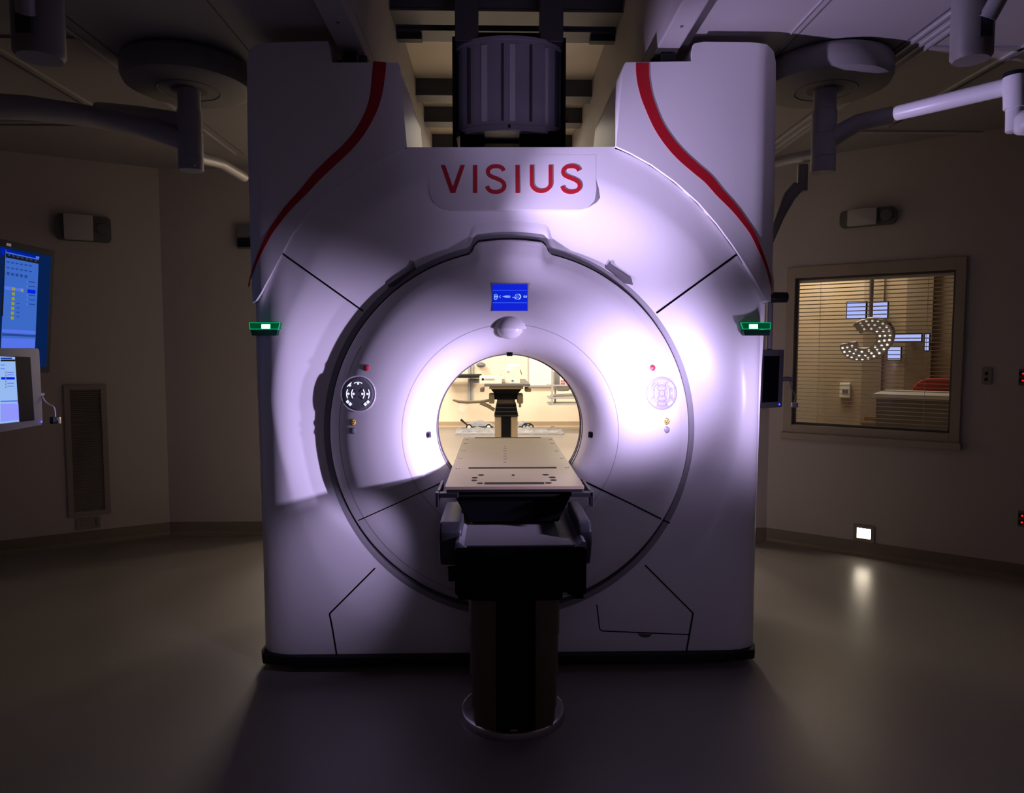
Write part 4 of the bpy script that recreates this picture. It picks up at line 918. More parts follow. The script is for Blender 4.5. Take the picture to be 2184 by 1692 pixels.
# yoke that carries it to the boom side wall
mb = MB(); a = Prb + U * .5 + V * Ht * .5 - N * .07; mb.obox(a, U, V, -N, -.1, .1, -.1, .1, -.005, .03, 'dgrey'); mb.tube([a, a - N * .12, a - N * .12 + Vector((-.05, -.15, .5)), (a.x - .2, a.y - .2, H)], .03, 'arm', 12); mb.build('mounting_arm', tv)
# smaller grey monitor
D2 = .90
Qrt, Qrb, Qlt = at(84, 743, 3.02 * D2), at(92, 906, 2.99 * D2), at(0, 742, 2.76 * D2)
U = (Qlt - Qrt); U = Vector((U.x, U.y, 0)).normalized(); V = (Qrt - Qrb).normalized(); N = U.cross(V).normalized(); N = N if N.x > 0 else -N
Hm = (Qrt - Qrb).length; Wm = .46
mo = thing('boom_monitor', Qrb, 'small grey-framed monitor in front of the large display at the left edge', 'monitor')
cs = monitor_body(mo, Qrb, U, V, N, 0, Wm, 0, Hm, .05, .014, 'mongrey', 0)
mb = MB()
def q2(m, *pts, off=.0012): P = [onp(x, y, Qrb, N) + N * off for x, y in pts]; mb.add(P, [(0, 1, 2, 3)], m)
uvof = lambda x, y: ((onp(x, y, Qrb, N) - Qrb).dot(U), (onp(x, y, Qrb, N) - Qrb).dot(V))
u_a, v_a = uvof(65, 762); u_b, v_b = uvof(72, 898)
q2('mon_off', (64, 762), (73, 897), (-30, 908), (-30, 758))
q2('mon_page', (31, 762), (40, 900), (-8, 905), (-8, 760), off=.0016); q2('scr_title', (0, 763), (24, 763), (24, 766), (0, 766), off=.0022)
q2('scr_black', (0, 767), (31, 767), (31, 771), (0, 771), off=.0022); q2('mon_low', (0, 862), (38, 861), (39.5, 896), (0, 900), off=.002); q2('scr_page2', (0, 855), (37, 854), (37, 857), (0, 858), off=.0022)
q2('scr_sel', (1, 805), (30, 805), (30.3, 810), (1, 810), off=.0022)
for i in range(6): q2('white', (9.5, 793 + i * 6.3), (12, 793 + i * 6.3), (12, 796.6 + i * 6.3), (9.5, 796.6 + i * 6.3), off=.0026) if i != 9 else None
for yy in (778, 786, 794, 799, 817, 823): q2('scr_page2', (14 if yy > 790 else 0, yy), (28 if yy > 790 else 9, yy), (28 if yy > 790 else 9, yy + 1.6), (14 if yy > 790 else 0, yy + 1.6), off=.0022)
mb.build('screen_face', cs, smooth=0)
p = onp(83.5, 905.5 - 0, Qrb, N); mb = MB(); pp = Qrb + U * .012 + V * .012; mb.ball(pp + N * .001, .0028, 'ledblue', 12); mb.build('power_led', cs)
pk = [onp(88, 846, Qrb, N) - N * .01, onp(100, 842, Qrb, N) - N * .02, onp(101, 850, Qrb, N) - N * .02]
mb = MB(); a = onp(92, 842, Qrb, N); mb.tube([a - N * .02 - U * -.02, a - U * .02 - N * .02, a - U * .035 - N * .02], .007, 'grey', 12); mb.build('socket', cs)
# cable and sensor clip
def cable(pts, r, m, label, nm='cable'):
    mb = MB(); mb.tube([tuple(p) for p in spline(pts, 6)], r, m, 8); return tag(mb.build(nm, smooth=60), label, 'cable')
Yc = 2.70
cable([at(90, 846, Yc), at(96, 856, Yc), at(106, 864, Yc), at(114, 868, Yc), at(117, 876, Yc), at(118, 889, Yc)], .0028, 'lgrey', 'thin cable hanging from the small grey monitor on the left')
cl = at(118, 897, Yc); t = thing('cable_plug', cl, 'little silver and black plug hanging from the left monitor cable', 'plug')
mb = MB(); mb.box((cl.x - .017, cl.y - .008, cl.z - .013), (cl.x - .003, cl.y + .01, cl.z + .013), 'black'); mb.build('plug_end', t, bevel=.002)
mb = MB(); mb.box((cl.x - .003, cl.y - .009, cl.z - .012), (cl.x + .016, cl.y + .01, cl.z + .012), 'steel'); mb.build('plug_shell', t, bevel=.002)
# monitor half hidden behind the right side of the scanner
Ym = 3.62; a, b, c = at(1673, 746, Ym), at(1668, 869, Ym), at(1610, 742, Ym - .10)
U = (a - c); U = Vector((U.x, U.y, 0)).normalized(); V = (a - b).normalized(); N = Vector((U.y, -U.x, 0)).normalized(); N = N if N.y < 0 else -N
Hm = (a - b).length; Ob = b
m2 = thing('boom_monitor', b, 'dark monitor mostly hidden behind the right side of the scanner, beside the window', 'monitor')
O2 = Ob + Vector((.0, .30, 0)) * 0
mb = MB(); mb.rbox(Ob, U, V, N, -.155, 0, 0, Hm, -.05, 0, .008, 'mongrey'); cs2 = mb.build('casing', m2, smooth=40, bevel=.003)
mb = MB(); mb.obox(Ob, U, V, N, -.15, -.035, .030, Hm - .032, 0, .0015, 'mon_off'); mb.build('screen_face', cs2, smooth=0)
mb = MB(); mb.ball(Ob + U * -.022 + V * .016 + N * .001, .004, 'ledblue', 12); mb.build('power_led', cs2)
mb = MB(); mb.tube([at(1666, 810, Ym + .02), at(1678, 808, Ym + .02), at(1690, 810, Ym + .02)], .012, 'gasket', 12); mb.build('side_bracket', cs2)
mb = MB(); top_ = Ob + V * Hm - U * .08 - N * .03; mb.tube([top_, Vector((top_.x, top_.y, 1.75)), Vector(A3(1640, 520, 3.55)) + Vector((0, .05, 0))], .016, 'cover', 12); mb.build('hanger', m2)
cable([at(1684, 812, Ym + .02), at(1688, 828, Ym), at(1694, 838, Ym), at(1697, 848, Ym), at(1694, 858, Ym)], .0032, 'gasket', 'thin cable hanging beside the half hidden monitor near the window')
cl = at(1694, 864, Ym); t = thing('cable_plug', cl, 'small dark plug hanging in front of the lower left window corner', 'plug')
mb = MB(); mb.box((cl.x - .014, cl.y - .008, cl.z - .013), (cl.x + .018, cl.y + .01, cl.z + .013), 'grey'); mb.build('plug_shell', t, bevel=.002)

# ================================================================== THINGS ON THE WALLS
def lwp(x, y, off=0): return onp(x, y, LA + ln * off, ln)
def luz(x, y): p = lwp(x, y); return (p - LA).dot(lu), p.z
def emergency(A, U, N, uz0, uz1, flip, label):
    (u0, z0), (u1, z1) = uz0, uz1; ul, uh = min(u0, u1), max(u0, u1); zl, zh = min(z0, z1), max(z0, z1); w_ = uh - ul
    t = thing('emergency_light', A + U * (ul + uh) / 2 + Z_ * zl, label, 'emergency light')
    mb = MB(); mb.rbox(A, U, Z_, N, ul, uh, zl, zh, 0, .05, .03, 'gasket'); bd = mb.build('lamp_housing', t, smooth=40, bevel=.004)
    mid = (.33, .85) if flip else (.16, .68)
    mb = MB(); mb.rbox(A, U, Z_, N, ul + w_ * mid[0], ul + w_ * mid[1], zl + .002, zh - .002, .03, .085, .008, 'lgrey'); mb.build('battery_box', t, smooth=40, bevel=.004)
    for q_ in ((.13, .92) if False else ((.16,) if flip else (.84,))):
        mb = MB(); c = A + U * (ul + w_ * q_) + Z_ * (zl + zh) / 2; mb.cyl(c + N * .05, c + N * .075, .042, .036, 'gasket', 24); mb.build('lamp_head', t, bevel=.003)
a, b = luz(120, 512), luz(236, 466); emergency(LA, lu, ln, a, b, True, 'unlit emergency light box high on the left wall above the vent')
a, b = ruz(1793, 489), ruz(1914, 441); emergency(RA, ru, rn, a, b, False, 'unlit emergency light box high on the right wall above the window')
# vent
(u0, z0), (u1, z1) = luz(237, 1095), luz(135, 822); ul, uh = min(u0, u1), max(u0, u1)
vt = thing('wall_vent', LA + lu * (ul + uh) / 2 + Z_ * z0, 'tall louvered return air vent on the left wall', 'vent')
mb = MB(); fr = .035
for (a, b, c, d) in ((ul, ul + fr, z0, z1), (uh - fr, uh, z0, z1), (ul + fr, uh - fr, z0, z0 + fr), (ul + fr, uh - fr, z1 - fr, z1)): mb.obox(LA, lu, Z_, ln, a, b, c, d, 0, .018, 'vent')
mb.build('vent_frame', vt, smooth=0, bevel=.002)
mb = MB(); nl = 66
for i in range(nl):
    z = z0 + fr + (z1 - z0 - 2 * fr) * (i + .5) / nl; c = LA + Z_ * z
    P = [c + lu * (ul + fr) + ln * .003 + Z_ * .004, c + lu * (uh - fr) + ln * .003 + Z_ * .004, c + lu * (uh - fr) + ln * .014 - Z_ * .003, c + lu * (ul + fr) + ln * .014 - Z_ * .003]
    mb.add(P + [p - Z_ * .0012 for p in P], [(0, 1, 2, 3), (7, 6, 5, 4), (0, 4, 5, 1), (1, 5, 6, 2), (2, 6, 7, 3), (3, 7, 4, 0)], 'vent')
mb.obox(LA, lu, Z_, ln, ul + fr, uh - fr, z0 + fr, z1 - fr, 0, .002, 'ventd'); mb.build('louvers', vt, smooth=0)
# night lights
def night(A, U, N, uz0, uz1, lit, label):
    (u0, z0), (u1, z1) = uz0, uz1; ul, uh = min(u0, u1), max(u0, u1); zl, zh = min(z0, z1), max(z0, z1)
    t = thing('night_light', A + U * (ul + uh) / 2 + Z_ * zl, label, 'night light'); w_, h_ = uh - ul, zh - zl
    mb = MB()
    for (a, b, c, d) in ((0, .17, 0, 1), (.83, 1, 0, 1), (.17, .83, 0, .2), (.17, .83, .8, 1)): mb.obox(A, U, Z_, N, ul + a * w_, ul + b * w_, zl + c * h_, zl + d * h_, 0, .012, 'vent')
    mb.build('wall_plate', t, smooth=0, bevel=.002)
    mb = MB(); mb.obox(A, U, Z_, N, ul + .17 * w_, ul + .83 * w_, zl + .2 * h_, zl + .8 * h_, 0, .005, 'ledwarm' if lit else 'vent'); mb.build('lens', t, smooth=0)
night(RA, ru, rn, ruz(1820, 1152), ruz(1866, 1123), True, 'lit night light low on the right wall under the window')
night(LA, lu, ln, luz(163, 1130), luz(214, 1102), False, 'unlit night light low on the left wall under the vent')
# switch and red sockets
(u0, z0), (u1, z1) = ruz(2093, 820), ruz(2116, 784)
t = thing('wall_switch', RA + ru * u0 + Z_ * z0, 'slim wall plate with dark rockers on the right wall beside the window', 'switch')
mb = MB(); mb.obox(RA, ru, Z_, rn, u0, u1, z0, z1, 0, .010, 'vent'); mb.build('wall_plate', t, smooth=0, bevel=.002)
for k in (.28, .62):
    mb = MB(); mb.obox(RA, ru, Z_, rn, u0 + (u1 - u0) * .3, u0 + (u1 - u0) * .6, z0 + (z1 - z0) * k - .008, z0 + (z1 - z0) * k + .012, .010, .014, 'black'); mb.build('rocker', t, smooth=0)
for (xa, ya, xb, yb, lab) in ((2173, 822, 2230, 787, 'dark panel with red sockets on the right wall at mid height'), (2171, 1122, 2230, 1088, 'dark panel with red sockets low on the right wall at the frame edge')):
    (u0, z0), (u1, z1) = ruz(xa, yb), ruz(xb, yb); zz0 = ruz(xa, ya)[1]
    t = thing('socket_panel', RA + ru * u0 + Z_ * zz0, lab, 'socket'); mb = MB(); mb.obox(RA, ru, Z_, rn, u0, u1, zz0, z0, 0, .02, 'grey'); mb.build('wall_plate', t, smooth=0, bevel=.002)
    for i in range(2):
        for j in range(2):
            c = RA + ru * (u0 + .022 + .045 * i) + Z_ * (zz0 + (z0 - zz0) * (.3 + .42 * j)); mb = MB(); mb.obox(c, ru, Z_, rn, -.019, .019, -.014, .014, .02, .028, 'black'); so = mb.build('socket', t, smooth=0, bevel=.002)
            mb = MB(); mb.ball(c + rn * .029, .006, 'ledred', 10); mb.build('socket_lamp', so)
# small device on the back left wall, half behind the scanner
a, b = at(511, 532, LA.y - .001), at(545, 480, LA.y - .001)
t = thing('wall_intercom', (a.x, LA.y, a.z), 'small grey wall device half hidden by the left side of the scanner', 'intercom')
mb = MB(); mb.box((a.x, LA.y - .05, a.z), (b.x, LA.y, b.z), 'grey'); mb.build('casing', t, bevel=.004)
mb = MB(); mb.box((a.x + .004, LA.y - .056, a.z + .01), (b.x - .01, LA.y - .05, a.z + .075), 'black'); mb.build('dark_window', t, smooth=0)

# ================================================================== CONTROL ROOM CONTENTS
def cr(x, y, dpt): return onp(x, y, RA - rn * dpt, rn)
def crbox(x0, y0, x1, y1, dn, th, m, nm, par=None, lab=None, cat=None, grp=None):
    a, b = cr(x0, y0, dn), cr(x1, y1, dn); ua, ub = sorted(((a - RA).dot(ru), (b - RA).dot(ru))); za, zb3 = sorted((a.z, b.z)); mb = MB()
    mb.obox(RA, ru, Z_, -rn, ua, ub, max(0, za), zb3, dn, dn + th, m); o = mb.build(nm, par, smooth=0, bevel=.004)
    if lab: tag(o, lab, cat, grp)
    return o
crbox(1936, 560, 1975, 1040, CB - .06, .06, 'ctrl2', 'wall_panel_strip', None, 'darker vertical panel on the back wall of the control room', 'wall panel')
crbox(1845, 560, 1876, 905, CB - .03, .03, 'ctrl2', 'wall_panel_strip', None, 'narrow pale vertical panel on the control room wall seen through the blind', 'wall panel')
dk = thing('control_desk', cr(1950, 912, 1.1), 'grey control desk with a pale top edge behind the window blind', 'desk')
a = cr(1861, 840, 1.0); b = cr(2120, 846, 1.0); ua, ub = (a - RA).dot(ru), (b - RA).dot(ru)
mb = MB(); mb.obox(RA, ru, Z_, -rn, ua, ub, a.z - .03, a.z, 1.0, 1.7, 'white'); mb.build('desk_top', dk, smooth=0, bevel=.004)
mb = MB(); mb.obox(RA, ru, Z_, -rn, ua + .02, ub, 0, a.z - .03, 1.05, 1.65, 'deskf'); mb.build('desk_front', dk, smooth=0)
ch = thing('office_chair', cr(2003, 900, 1.9), 'red office chair behind the control desk', 'chair')
c = cr(2003, 832, 1.95); c.z = max(.9, c.z)
mb = MB(); mb.rbox(Vector((c.x, c.y, 0)), ru, Z_, -rn, -.22, .22, c.z - .45, c.z + .10, 0, .08, .16, 'redch', 6); mb.build('backrest', ch, smooth=40, bevel=.02)
mb = MB(); mb.rbox(Vector((c.x, c.y, .46)), ru, -rn, Z_, -.24, .24, .02, .46, 0, .07, .08, 'redch'); mb.build('seat', ch, smooth=40)
mb = MB(); q0 = Vector((c.x, c.y, 0)) - rn * .24; mb.cyl(q0 + Z_ * .06, q0 + Z_ * .46, .025, .025, 'black', 16); mb.build('gas_post', ch)
for k in range(5):
    d = Vector((math.cos(R(72 * k)), math.sin(R(72 * k)), 0)); mb = MB(); mb.tube([q0 + Z_ * .08, q0 + d * .28 + Z_ * .06], [.025, .018], 'black', 10); mb.ball(q0 + d * .28 + Z_ * .03, .03, 'black', 12); mb.build('leg', ch)
crbox(1791, 817, 1812, 850, CB - .05, .05, 'white', 'wall_dispenser', None, 'small white dispenser on the control room back wall', 'dispenser')
crbox(1796, 830, 1808, 840, CB - .058, .008, 'grey', 'wall_label_plate', None, 'little blue-grey plate on the front of the white dispenser', 'plate')
crbox(1843, 888, 1870, 898, .9, .02, 'amber', 'warning_plate', None, 'small amber plate low behind the window blind', 'plate')

# ================================================================== FAR ROOM
def farbox(x0, y0, x1, y1, Y, dep, m, nm, par=None, bevel=.004, lab=None, cat=None, grp=None, floor=False):
    a, b = at(x0, y1, Y), at(x1, y0, Y); mb = MB(); mb.box((a.x, Y, 0 if floor else a.z), (b.x, Y + dep, b.z), m); o = mb.build(nm, par, smooth=0, bevel=bevel)
    if lab: tag(o, lab, cat, grp)
    return o
ft = thing('operating_table', (.146, 10.1, 0), 'second operating table standing in the lit room seen through the scanner', 'table')
Z8 = 6.825
def z8(x, y): return 930 + x / Z8, 750 + y / Z8
def fb(xa, ya, xb, yb, Y, dep, m, nm, par, **k):
    (a, b), (c, d) = z8(xa, ya), z8(xb, yb); return farbox(a, b, c, d, Y, dep, m, nm, par, **k)
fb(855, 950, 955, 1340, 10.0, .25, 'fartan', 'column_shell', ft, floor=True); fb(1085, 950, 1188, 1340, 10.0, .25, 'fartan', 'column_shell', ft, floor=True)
fb(950, 945, 1090, 1340, 9.99, .27, 'matte', 'column_core', ft, floor=True)
mb = MB(); mb.lathe([(0, .03), (.2, .03), (.2, 0)], (.146, 10.13, 0), 'steel', 40); mb.build('base_ring', ft)
for i in range(7):
    w_ = 8 * i; fb(880 - w_ * .7, 748 + 29 * i, 1165 + w_ * .7, 748 + 29 * i + 27, 9.97 - .005 * (i % 2), .30, 'matte' if i % 2 else 'black', 'bellows_fold', ft, bevel=.01)
fb(888, 700, 1150, 752, 10.02, .2, 'tan', 'column_head', ft)
fb(850, 610, 1185, 700, 9.96, .3, 'matte', 'saddle', ft)
def zx(x, y, Y): a, b = z8(x, y); return at(a, b, Y)
mb = MB(); P = [zx(848, 615, 9.9), zx(1190, 615, 9.9), zx(1245, 550, 9.8), zx(800, 550, 9.8)]
mb.hexa([P[0], P[1], P[1] + Y_ * .6, P[0] + Y_ * .6, P[3], P[2], P[2] + Y_ * .8, P[3] + Y_ * .8], 'matte'); mb.build('top_bracket', ft, smooth=0)
fb(775, 512, 1270, 548, 9.75, 1.0, 'fartan', 'lower_panel', ft); fb(700, 470, 1372, 512, 9.7, 1.6, 'gasket', 'tabletop', ft, bevel=.01)
for xa, xb in ((640, 700), (1300, 1385)): fb(xa, 530, xb, 590, 9.8, .3, 'tan', 'rail_clamp', ft, bevel=.01)
for xa, xb in ((770, 850), (1185, 1268)): fb(xa, 620, xb, 760, 9.9, .3, 'tan', 'side_housing', ft, bevel=.015)
fb(1205, 760, 1240, 815, 9.9, .05, 'tan', 'side_hook', ft)
bx = thing('cardboard_carton', zx(1110, 465, 9.8), 'upright white carton with open cardboard flaps standing on the far operating table', 'box')
fb(1000, 250, 1222, 468, 9.9, .28, 'paper', 'carton', bx); 
for xs, sg in ((1000, -1), (1222, 1)):
    mb = MB(); a = zx(xs, 262, 9.92); b = zx(xs + sg * (85 if sg < 0 else 30), 345, 9.92); mb.add([a, a + Y_ * .25, b + Y_ * .25, b], [(0, 1, 2, 3)], 'card'); mb.add([p_ + Vector((.004, 0, .004)) for p_ in (a, a + Y_ * .25, b + Y_ * .25, b)], [(3, 2, 1, 0)], 'card'); mb.build('flap', bx, smooth=0)
fb(1100, 415, 1130, 435, 9.894, .005, 'blue', 'printed_mark', bx, bevel=0)
fb(1030, 285, 1070, 302, 9.894, .005, 'lgrey', 'printed_mark', bx, bevel=0)
bx2 = thing('flat_carton', zx(800, 465, 9.8), 'low white carton with a small dark square mark lying on the far operating table', 'box')
fb(632, 362, 958, 468, 9.78, .30, 'paper', 'carton', bx2); fb(665, 390, 695, 418, 9.774, .005, 'matte', 'printed_mark', bx2, bevel=0); fb(705, 395, 850, 410, 9.774, .005, 'lgrey', 'printed_line', bx2, bevel=0)
mb = MB(); mb.ball(zx(1140, 215, 10.0) , .09, 'paper', 20, (1.1, .6, .45)); c_ = zx(1140, 235, 10.0); tag(mb.build('crumpled_bag', smooth=60), 'crumpled clear bag lying on top of the upright carton', 'bag')
# armboard
ab = thing('arm_board', zx(500, 730, 10.0), 'thin arm board cantilevered left from the far operating table', 'arm board')
mb = MB(); mb.tube([zx(245, 706, 9.98), zx(330, 730, 9.98), zx(450, 738, 9.98), zx(640, 732, 9.98), zx(780, 712, 9.98)], [.012, .02, .022, .02, .02], 'tan', 10); mb.build('board', ab)
mb = MB(); mb.tube([zx(640, 750, 9.98), zx(760, 800, 9.98), zx(850, 850, 9.98)], [.02, .022, .025], 'tan', 10); mb.tube([zx(700, 752, 9.98), zx(800, 800, 9.98)], [.014, .014], 'tan', 8); mb.build('bracket', ab)
# wall rail with black monitor arm
wr = thing('wall_track', zx(500, 720, FY), 'vertical metal wall track left of the far operating table', 'track')
a, b = zx(465, 720, FY - .05), zx(540, 230, FY - .05); mb = MB(); mb.box((a.x, FY - .05, a.z), (b.x, FY, b.z + .5), 'lgrey'); mb.box((a.x + .045, FY - .055, a.z), (a.x + .06, FY - .05, b.z + .5), 'grey'); mb.build('track_profile', wr, smooth=0)
wm = thing('wall_screen_tray', zx(500, 380, FY - .4), 'black horizontal tray mounted on the far wall track', 'tray')
mb = MB(); a, b = zx(330, 385, FY - .5), zx(658, 335, FY - .5); mb.box((a.x - .25, FY - .5, a.z), (b.x, FY - .12, b.z), 'black'); mb.build('tray', wm, bevel=.01)
mb = MB(); a, b = zx(480, 460, FY - .3), zx(640, 400, FY - .3); mb.box((a.x, FY - .3, a.z), (b.x, FY - .051, b.z), 'grey'); mb.build('arm_bracket', wm, bevel=.02)
mb = MB(); mb.ball(zx(655, 195, FY - .1), .07, 'grey', 16, (1.2, 1, .7)); tag(mb.build('wall_hook_cable', smooth=60), 'coiled dark cable high on the far wall, at the upper left of the bore', 'cable')
# whiteboard
wb = thing('whiteboard', zx(1515, 480, FY), 'white wall board on the far wall right of the cartons', 'whiteboard')
a, b = zx(1352, 488, FY - .02), zx(1680, 60, FY - .02); mb = MB(); mb.box((a.x, FY - .02, a.z), (b.x + .2, FY - .001, b.z), 'white'); mb.build('board', wb, smooth=0)
mb = MB(); mb.box((a.x - .01, FY - .06, a.z - .03), (b.x + .2, FY - .001, a.z), 'lgrey'); mb.box((a.x - .012, FY - .03, a.z), (a.x, FY - .001, b.z), 'lgrey'); mb.build('board_tray', wb, smooth=0)
# shelf cart
RKZ = zx(0, 785, 11.6).z
sh = thing('equipment_rack', zx(1850, 780, 11.6), 'metal shelf rack hanging from the ceiling on the right side of the lit room', 'rack')
for xs in (1690, 1732):
    a = zx(xs, 780, 11.6 + (0 if xs < 1700 else .35)); mb = MB(); mb.cyl((a.x, 11.6 if xs < 1700 else 11.95, RKZ), (a.x, 11.6 if xs < 1700 else 11.95, H), .016, .016, 'lgrey', 12); mb.build('post', sh)
for ys in (495, 680, 770):
    a = zx(1640, ys, 11.6); mb = MB(); mb.box((a.x, 11.6, a.z - .012), (a.x + .95, 12.05, a.z + .012), 'lgrey'); mb.build('shelf', sh, smooth=0, bevel=.003)
mb = MB(); a = zx(1640, 495, 11.6); mb.cyl((a.x + .92, 11.6, RKZ), (a.x + .92, 11.6, H), .016, .016, 'lgrey', 12); mb.build('post', sh)
mb = MB(); mb.cyl((a.x + .92, 12.0, RKZ), (a.x + .92, 12.0, H), .016, .016, 'lgrey', 12); mb.build('post', sh)
t = thing('equipment_module', zx(1800, 480, 11.6), 'grey and white module with red dials on the rack top shelf', 'module')
a, b = zx(1730, 482, 11.62), zx(1800, 300, 11.62); mb = MB(); mb.box((a.x, 11.62, zx(0, 495, 11.6).z + .012), (b.x, 11.95, b.z), 'grey'); mb.build('side_case', t, bevel=.004)
a2, b2 = zx(1800, 482, 11.62), zx(1990, 330, 11.62); mb = MB(); mb.box((a2.x, 11.62, zx(0, 495, 11.6).z + .012), (b2.x, 11.95, b2.z), 'white'); mb.build('front_case', t, bevel=.004)
for (xx, yy) in ((1830, 427), (1830, 465), (1865, 465), (1865, 427)):
    c_ = zx(xx, yy, 11.615); mb = MB(); mb.cyl(c_, c_ - Y_ * .012, .014, .014, 'redbtn', 12); mb.build('dial', t)
t = zx(1860, 560, 11.7); mb = MB(); a_ = zx(0, 495, 11.6).z - .013; mb.lathe([(.16, a_), (.16, a_ - .03), (.09, a_ - .09), (0, a_ - .09)], (t.x, 11.82, 0), 'lgrey', 24); tag(mb.build('hanging_basket', smooth=50), 'shallow grey basket hung under the rack top shelf', 'basket')
mb = MB(); a_ = zx(0, 680, 11.6).z + .012; mb.tube([(t.x - .22, 11.7, a_ + .02), (t.x + .0, 11.75, a_ + .03), (t.x + .3, 11.72, a_ + .045)], .02, 'lgrey', 10); tag(mb.build('instrument_tube', smooth=50), 'pale tube lying on the rack middle shelf', 'tube')
# paper note
mb = MB(); P = [zx(x, y, FY - .006) for x, y in ((310, 850), (365, 765), (470, 800), (385, 905))]; mb.hexa([P[0], P[3], P[3] + Y_ * .005, P[0] + Y_ * .005, P[1], P[2], P[2] + Y_ * .005, P[1] + Y_ * .005], 'paper'); tag(mb.build('wall_note', smooth=0), 'tilted white paper taped to the far wall under the arm board', 'paper')
# wrapped board on the floor
a, b = fl(*z8(265, 1215)), fl(*z8(1880, 1215)); yb_ = fl(*z8(500, 1150)).y
w1 = thing('wrapped_panel', (.1, a.y, 0), 'long plastic wrapped panel lying on the far room floor', 'panel')
mb = MB(); nU, nV = 40, 6; vs = []
for i in range(nU + 1):
    for j in range(nV + 1):
        x = a.x + (b.x - a.x) * i / nU; y = a.y + (yb_ - a.y) * j / nV + .0; e_ = 0 if j in (0, nV) or i in (0, nU) else 1
        vs.append((x, y, .004 + e_ * (.055 + .018 * math.sin(i * 1.3 + j * 2.1) + .012 * math.sin(i * .7 - j))))
mb.add(vs, [(i * (nV + 1) + j, (i + 1) * (nV + 1) + j, (i + 1) * (nV + 1) + j + 1, i * (nV + 1) + j + 1) for i in range(nU) for j in range(nV)], 'wrap')
mb.box((a.x + .02, a.y + .02, 0), (b.x - .02, yb_ - .02, .035), 'lgrey'); mb.build('wrapped_slab', w1, smooth=40)
BAGS = []
# bagged equipment by the far wall
for xa, xb, yt, lab in ((430, 850, 985, 'grey plastic-bagged equipment on the floor left of the far table column'), (1190, 1380, 978, 'grey plastic-bagged equipment on the floor right of the far table column')):
    Yq = 12.25; a, b = zx(xa, 1110, Yq), zx(xb, yt, Yq); t = thing('bagged_equipment', ((a.x + b.x) / 2, Yq, 0), lab, 'bagged equipment'); BAGS.append(t)
    mb = MB(); w_ = b.x - a.x; vs = []
    for i in range(21):
        for j in range(9):
            u, v = i / 20, j / 8; hgt = .06 + (b.z - .08) * (math.sin(math.pi * min(1, max(0, v))) ** .5) * (.85 + .2 * math.sin(u * 9) * math.cos(v * 7)) * (1 - .35 * u if xa < 900 else .75 + .25 * math.cos(u * 4))
            hgt *= (math.sin(math.pi * u)) ** .25 if 0 < u < 1 else .25
            vs.append((a.x + w_ * u, Yq + .32 * v, max(.06, hgt)))
    mb.add(vs, [(i * 9 + j, (i + 1) * 9 + j, (i + 1) * 9 + j + 1, i * 9 + j + 1) for i in range(20) for j in range(8)], 'wrap'); mb.box((a.x + .02, Yq + .02, .02), (b.x - .02, Yq + .30, .062), 'gasket'); mb.build('bag', t, smooth=50)
    for xx in ((a.x + .06, b.x - .1) if xa < 900 else (a.x + .12, b.x)):
        mb = MB(); mb.cyl((xx, Yq - .02, .05), (xx, Yq + .02, .05), .05, .05, 'black', 20); mb.cyl((xx, Yq - .022, .05), (xx, Yq - .02, .05), .03, .03, 'white', 16); mb.build('wheel', t)
p0, p1 = zx(360, 990, 12.2), zx(430, 1050, 12.2); mb = MB(); mb.tube([p0, p1, Vector((p1.x + .06, 12.28, .05))], [.022, .012, .012], 'black', 10); mb.build('push_handle', BAGS[0])
p0 = zx(1330, 1050, 12.2); mb = MB(); mb.box((p0.x - .06, 12.18, p0.z - .008), (p0.x + .06, 12.26, p0.z + .008), 'black'); mb.box((p0.x - .04, 12.20, 0.0), (p0.x - .0, 12.24, p0.z - .008), 'blue'); mb.build('caster_bracket', BAGS[1], smooth=0)

# ================================================================== WINDOW REFLECTIONS OF SCREENS AND LAMP, BUILT AS OBJECTS BEYOND THE BLIND
def lit(xa, ya, xb, yb, dpt, lab, m='mirror_page', split=None):
    a, b = cr(xa, yb, dpt), cr(xb, ya, dpt); ua, ub = sorted(((a - RA).dot(ru), (b - RA).dot(ru))); za, zc = a.z, b.z
    t = thing('display', RA + ru * (ua + ub) / 2 - rn * dpt + Z_ * za, lab, 'screen')  # solid stand-in for a screen reflected in the window glass
    mb = MB(); mb.obox(RA, ru, Z_, -rn, ua - .008, ub + .008, za - .008, zc + .008, dpt, dpt + .04, 'bezel'); mb.build('casing', t, smooth=0, bevel=.003)
    mb = MB(); mb.obox(RA, ru, Z_, -rn, ua, ub, za, zc, dpt - .002, dpt - .0005, m); mb.build('screen_face', t, smooth=0)
    mb = MB(); c = RA + ru * (ua + ub) / 2 - rn * (dpt + .04) + Z_ * (za + zc) / 2; mb.tube([c, RA + ru * (ua + ub) / 2 - rn * (CB - .001) + Z_ * (za + zc) / 2], .02, 'arm', 10); mb.build('wall_arm', t)
lit(1806, 644, 1846.5, 679, 2.3, 'window reflection of a pale blue display, built beyond the blind, left one of the upper pair')
lit(1850, 644, 1893, 679, 2.3, 'window reflection of a pale blue display, built beyond the blind, right one of the upper pair')
lit(1905, 712, 1965, 728, 2.3, 'window reflection of a pale blue strip display, built beyond the blind, right of the reflected lamp')
lit(1893, 741, 1921, 767, 2.3, 'window reflection of a pale blue display, built beyond the blind, below the right side of the reflected lamp')
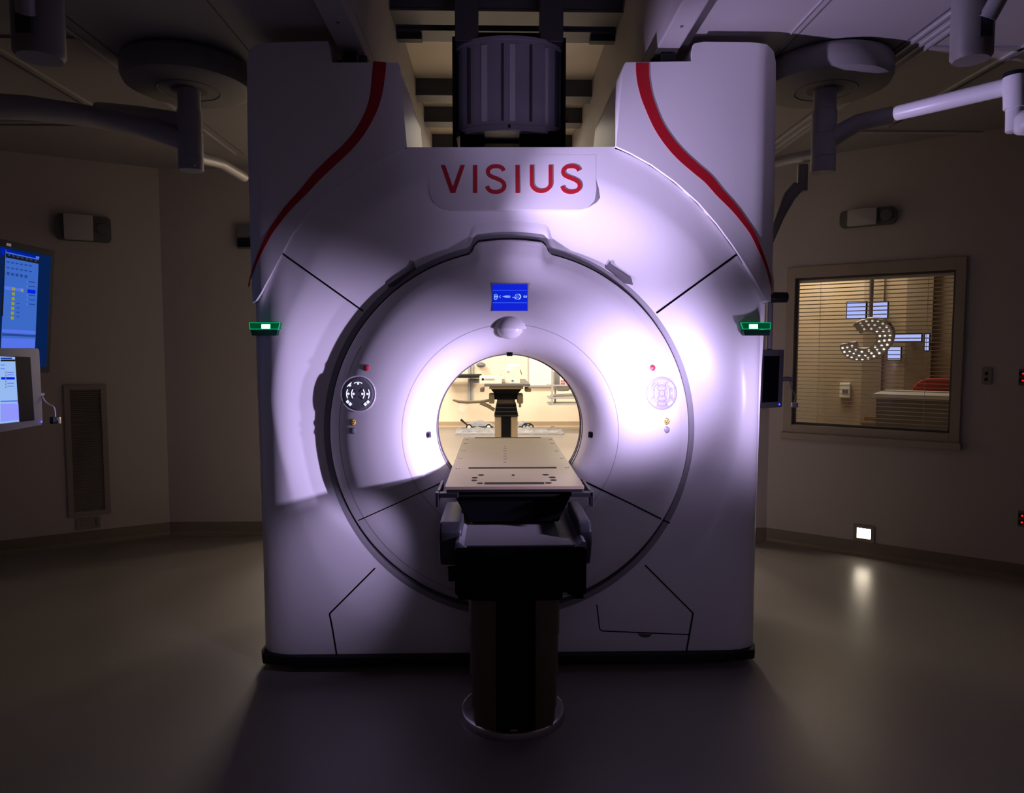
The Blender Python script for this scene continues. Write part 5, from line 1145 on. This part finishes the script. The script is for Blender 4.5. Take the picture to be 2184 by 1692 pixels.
lit(1972, 712, 1982, 748, 2.3, 'window reflection of a narrow upright blue display, built beyond the blind, farthest right')
c_ = cr(1846, 726, 1.7); Nn = (rn + Z_ * -.25 + ru * -.25).normalized(); Uu = Vector((-Nn.y, Nn.x, 0)).normalized(); Vv = Uu.cross(Nn); Vv = Vv if Vv.z > 0 else -Vv
Uu = Uu if Uu.dot(ru) > 0 else -Uu
lp = thing('reflected_lamp', c_, 'window reflection of a round surgical lamp with many small glowing lenses, built beyond the blind', 'lamp')  # solid stand-in for the lamp reflected in the window glass
rx, rz = .245, .175; N_ = 44; vs = []; tilt = R(28)
def lpt(t, rr): 
    u, v = math.cos(t) * rr * rx, math.sin(t) * rr * rz; return Uu * (u * math.cos(tilt) - v * math.sin(tilt)) + Vv * (u * math.sin(tilt) + v * math.cos(tilt))
for i in range(N_ + 1):
    t = R(-205 + 300 * i / N_)
    for (rr, dn) in ((.40, 0), (1.0, 0), (1.04, -.03), (.9, -.06), (.40, -.05)): vs.append(c_ + lpt(t, rr) + Nn * dn)
mb = MB(); mb.add(vs, [(5 * i + k, 5 * i + 5 + k, 5 * i + 5 + (k + 1) % 5, 5 * i + (k + 1) % 5) for i in range(N_) for k in range(5)] + [tuple(range(5)), tuple(range(5 * N_, 5 * N_ + 5))[::-1]], 'lgrey'); lh = mb.build('lamp_head', lp, smooth=40)
for rr, nn in ((.54, 10), (.72, 15), (.90, 20)):
    for i in range(nn):
        t = R(-200 + 285 * (i + .5) / nn); p_ = c_ + lpt(t, rr) + Nn * .002
        mb = MB(); mb.cyl(p_, p_ + Nn * .006, .0100, .008, 'lampled' if math.sin(t) < .3 else 'lampdim', 10); mb.build('lens', lh)
mb = MB(); q_ = c_ - Nn * .06 + Vv * .1; mb.tube([q_, q_ - rn * .12, q_ - rn * .12 + Z_ * .35, Vector(((q_ - rn * .12).x, (q_ - rn * .12).y, 2.62))], .02, 'arm', 12); mb.build('lamp_arm', lp)
for o in bpy.data.objects:
    if '_o' in o: del o['_o']
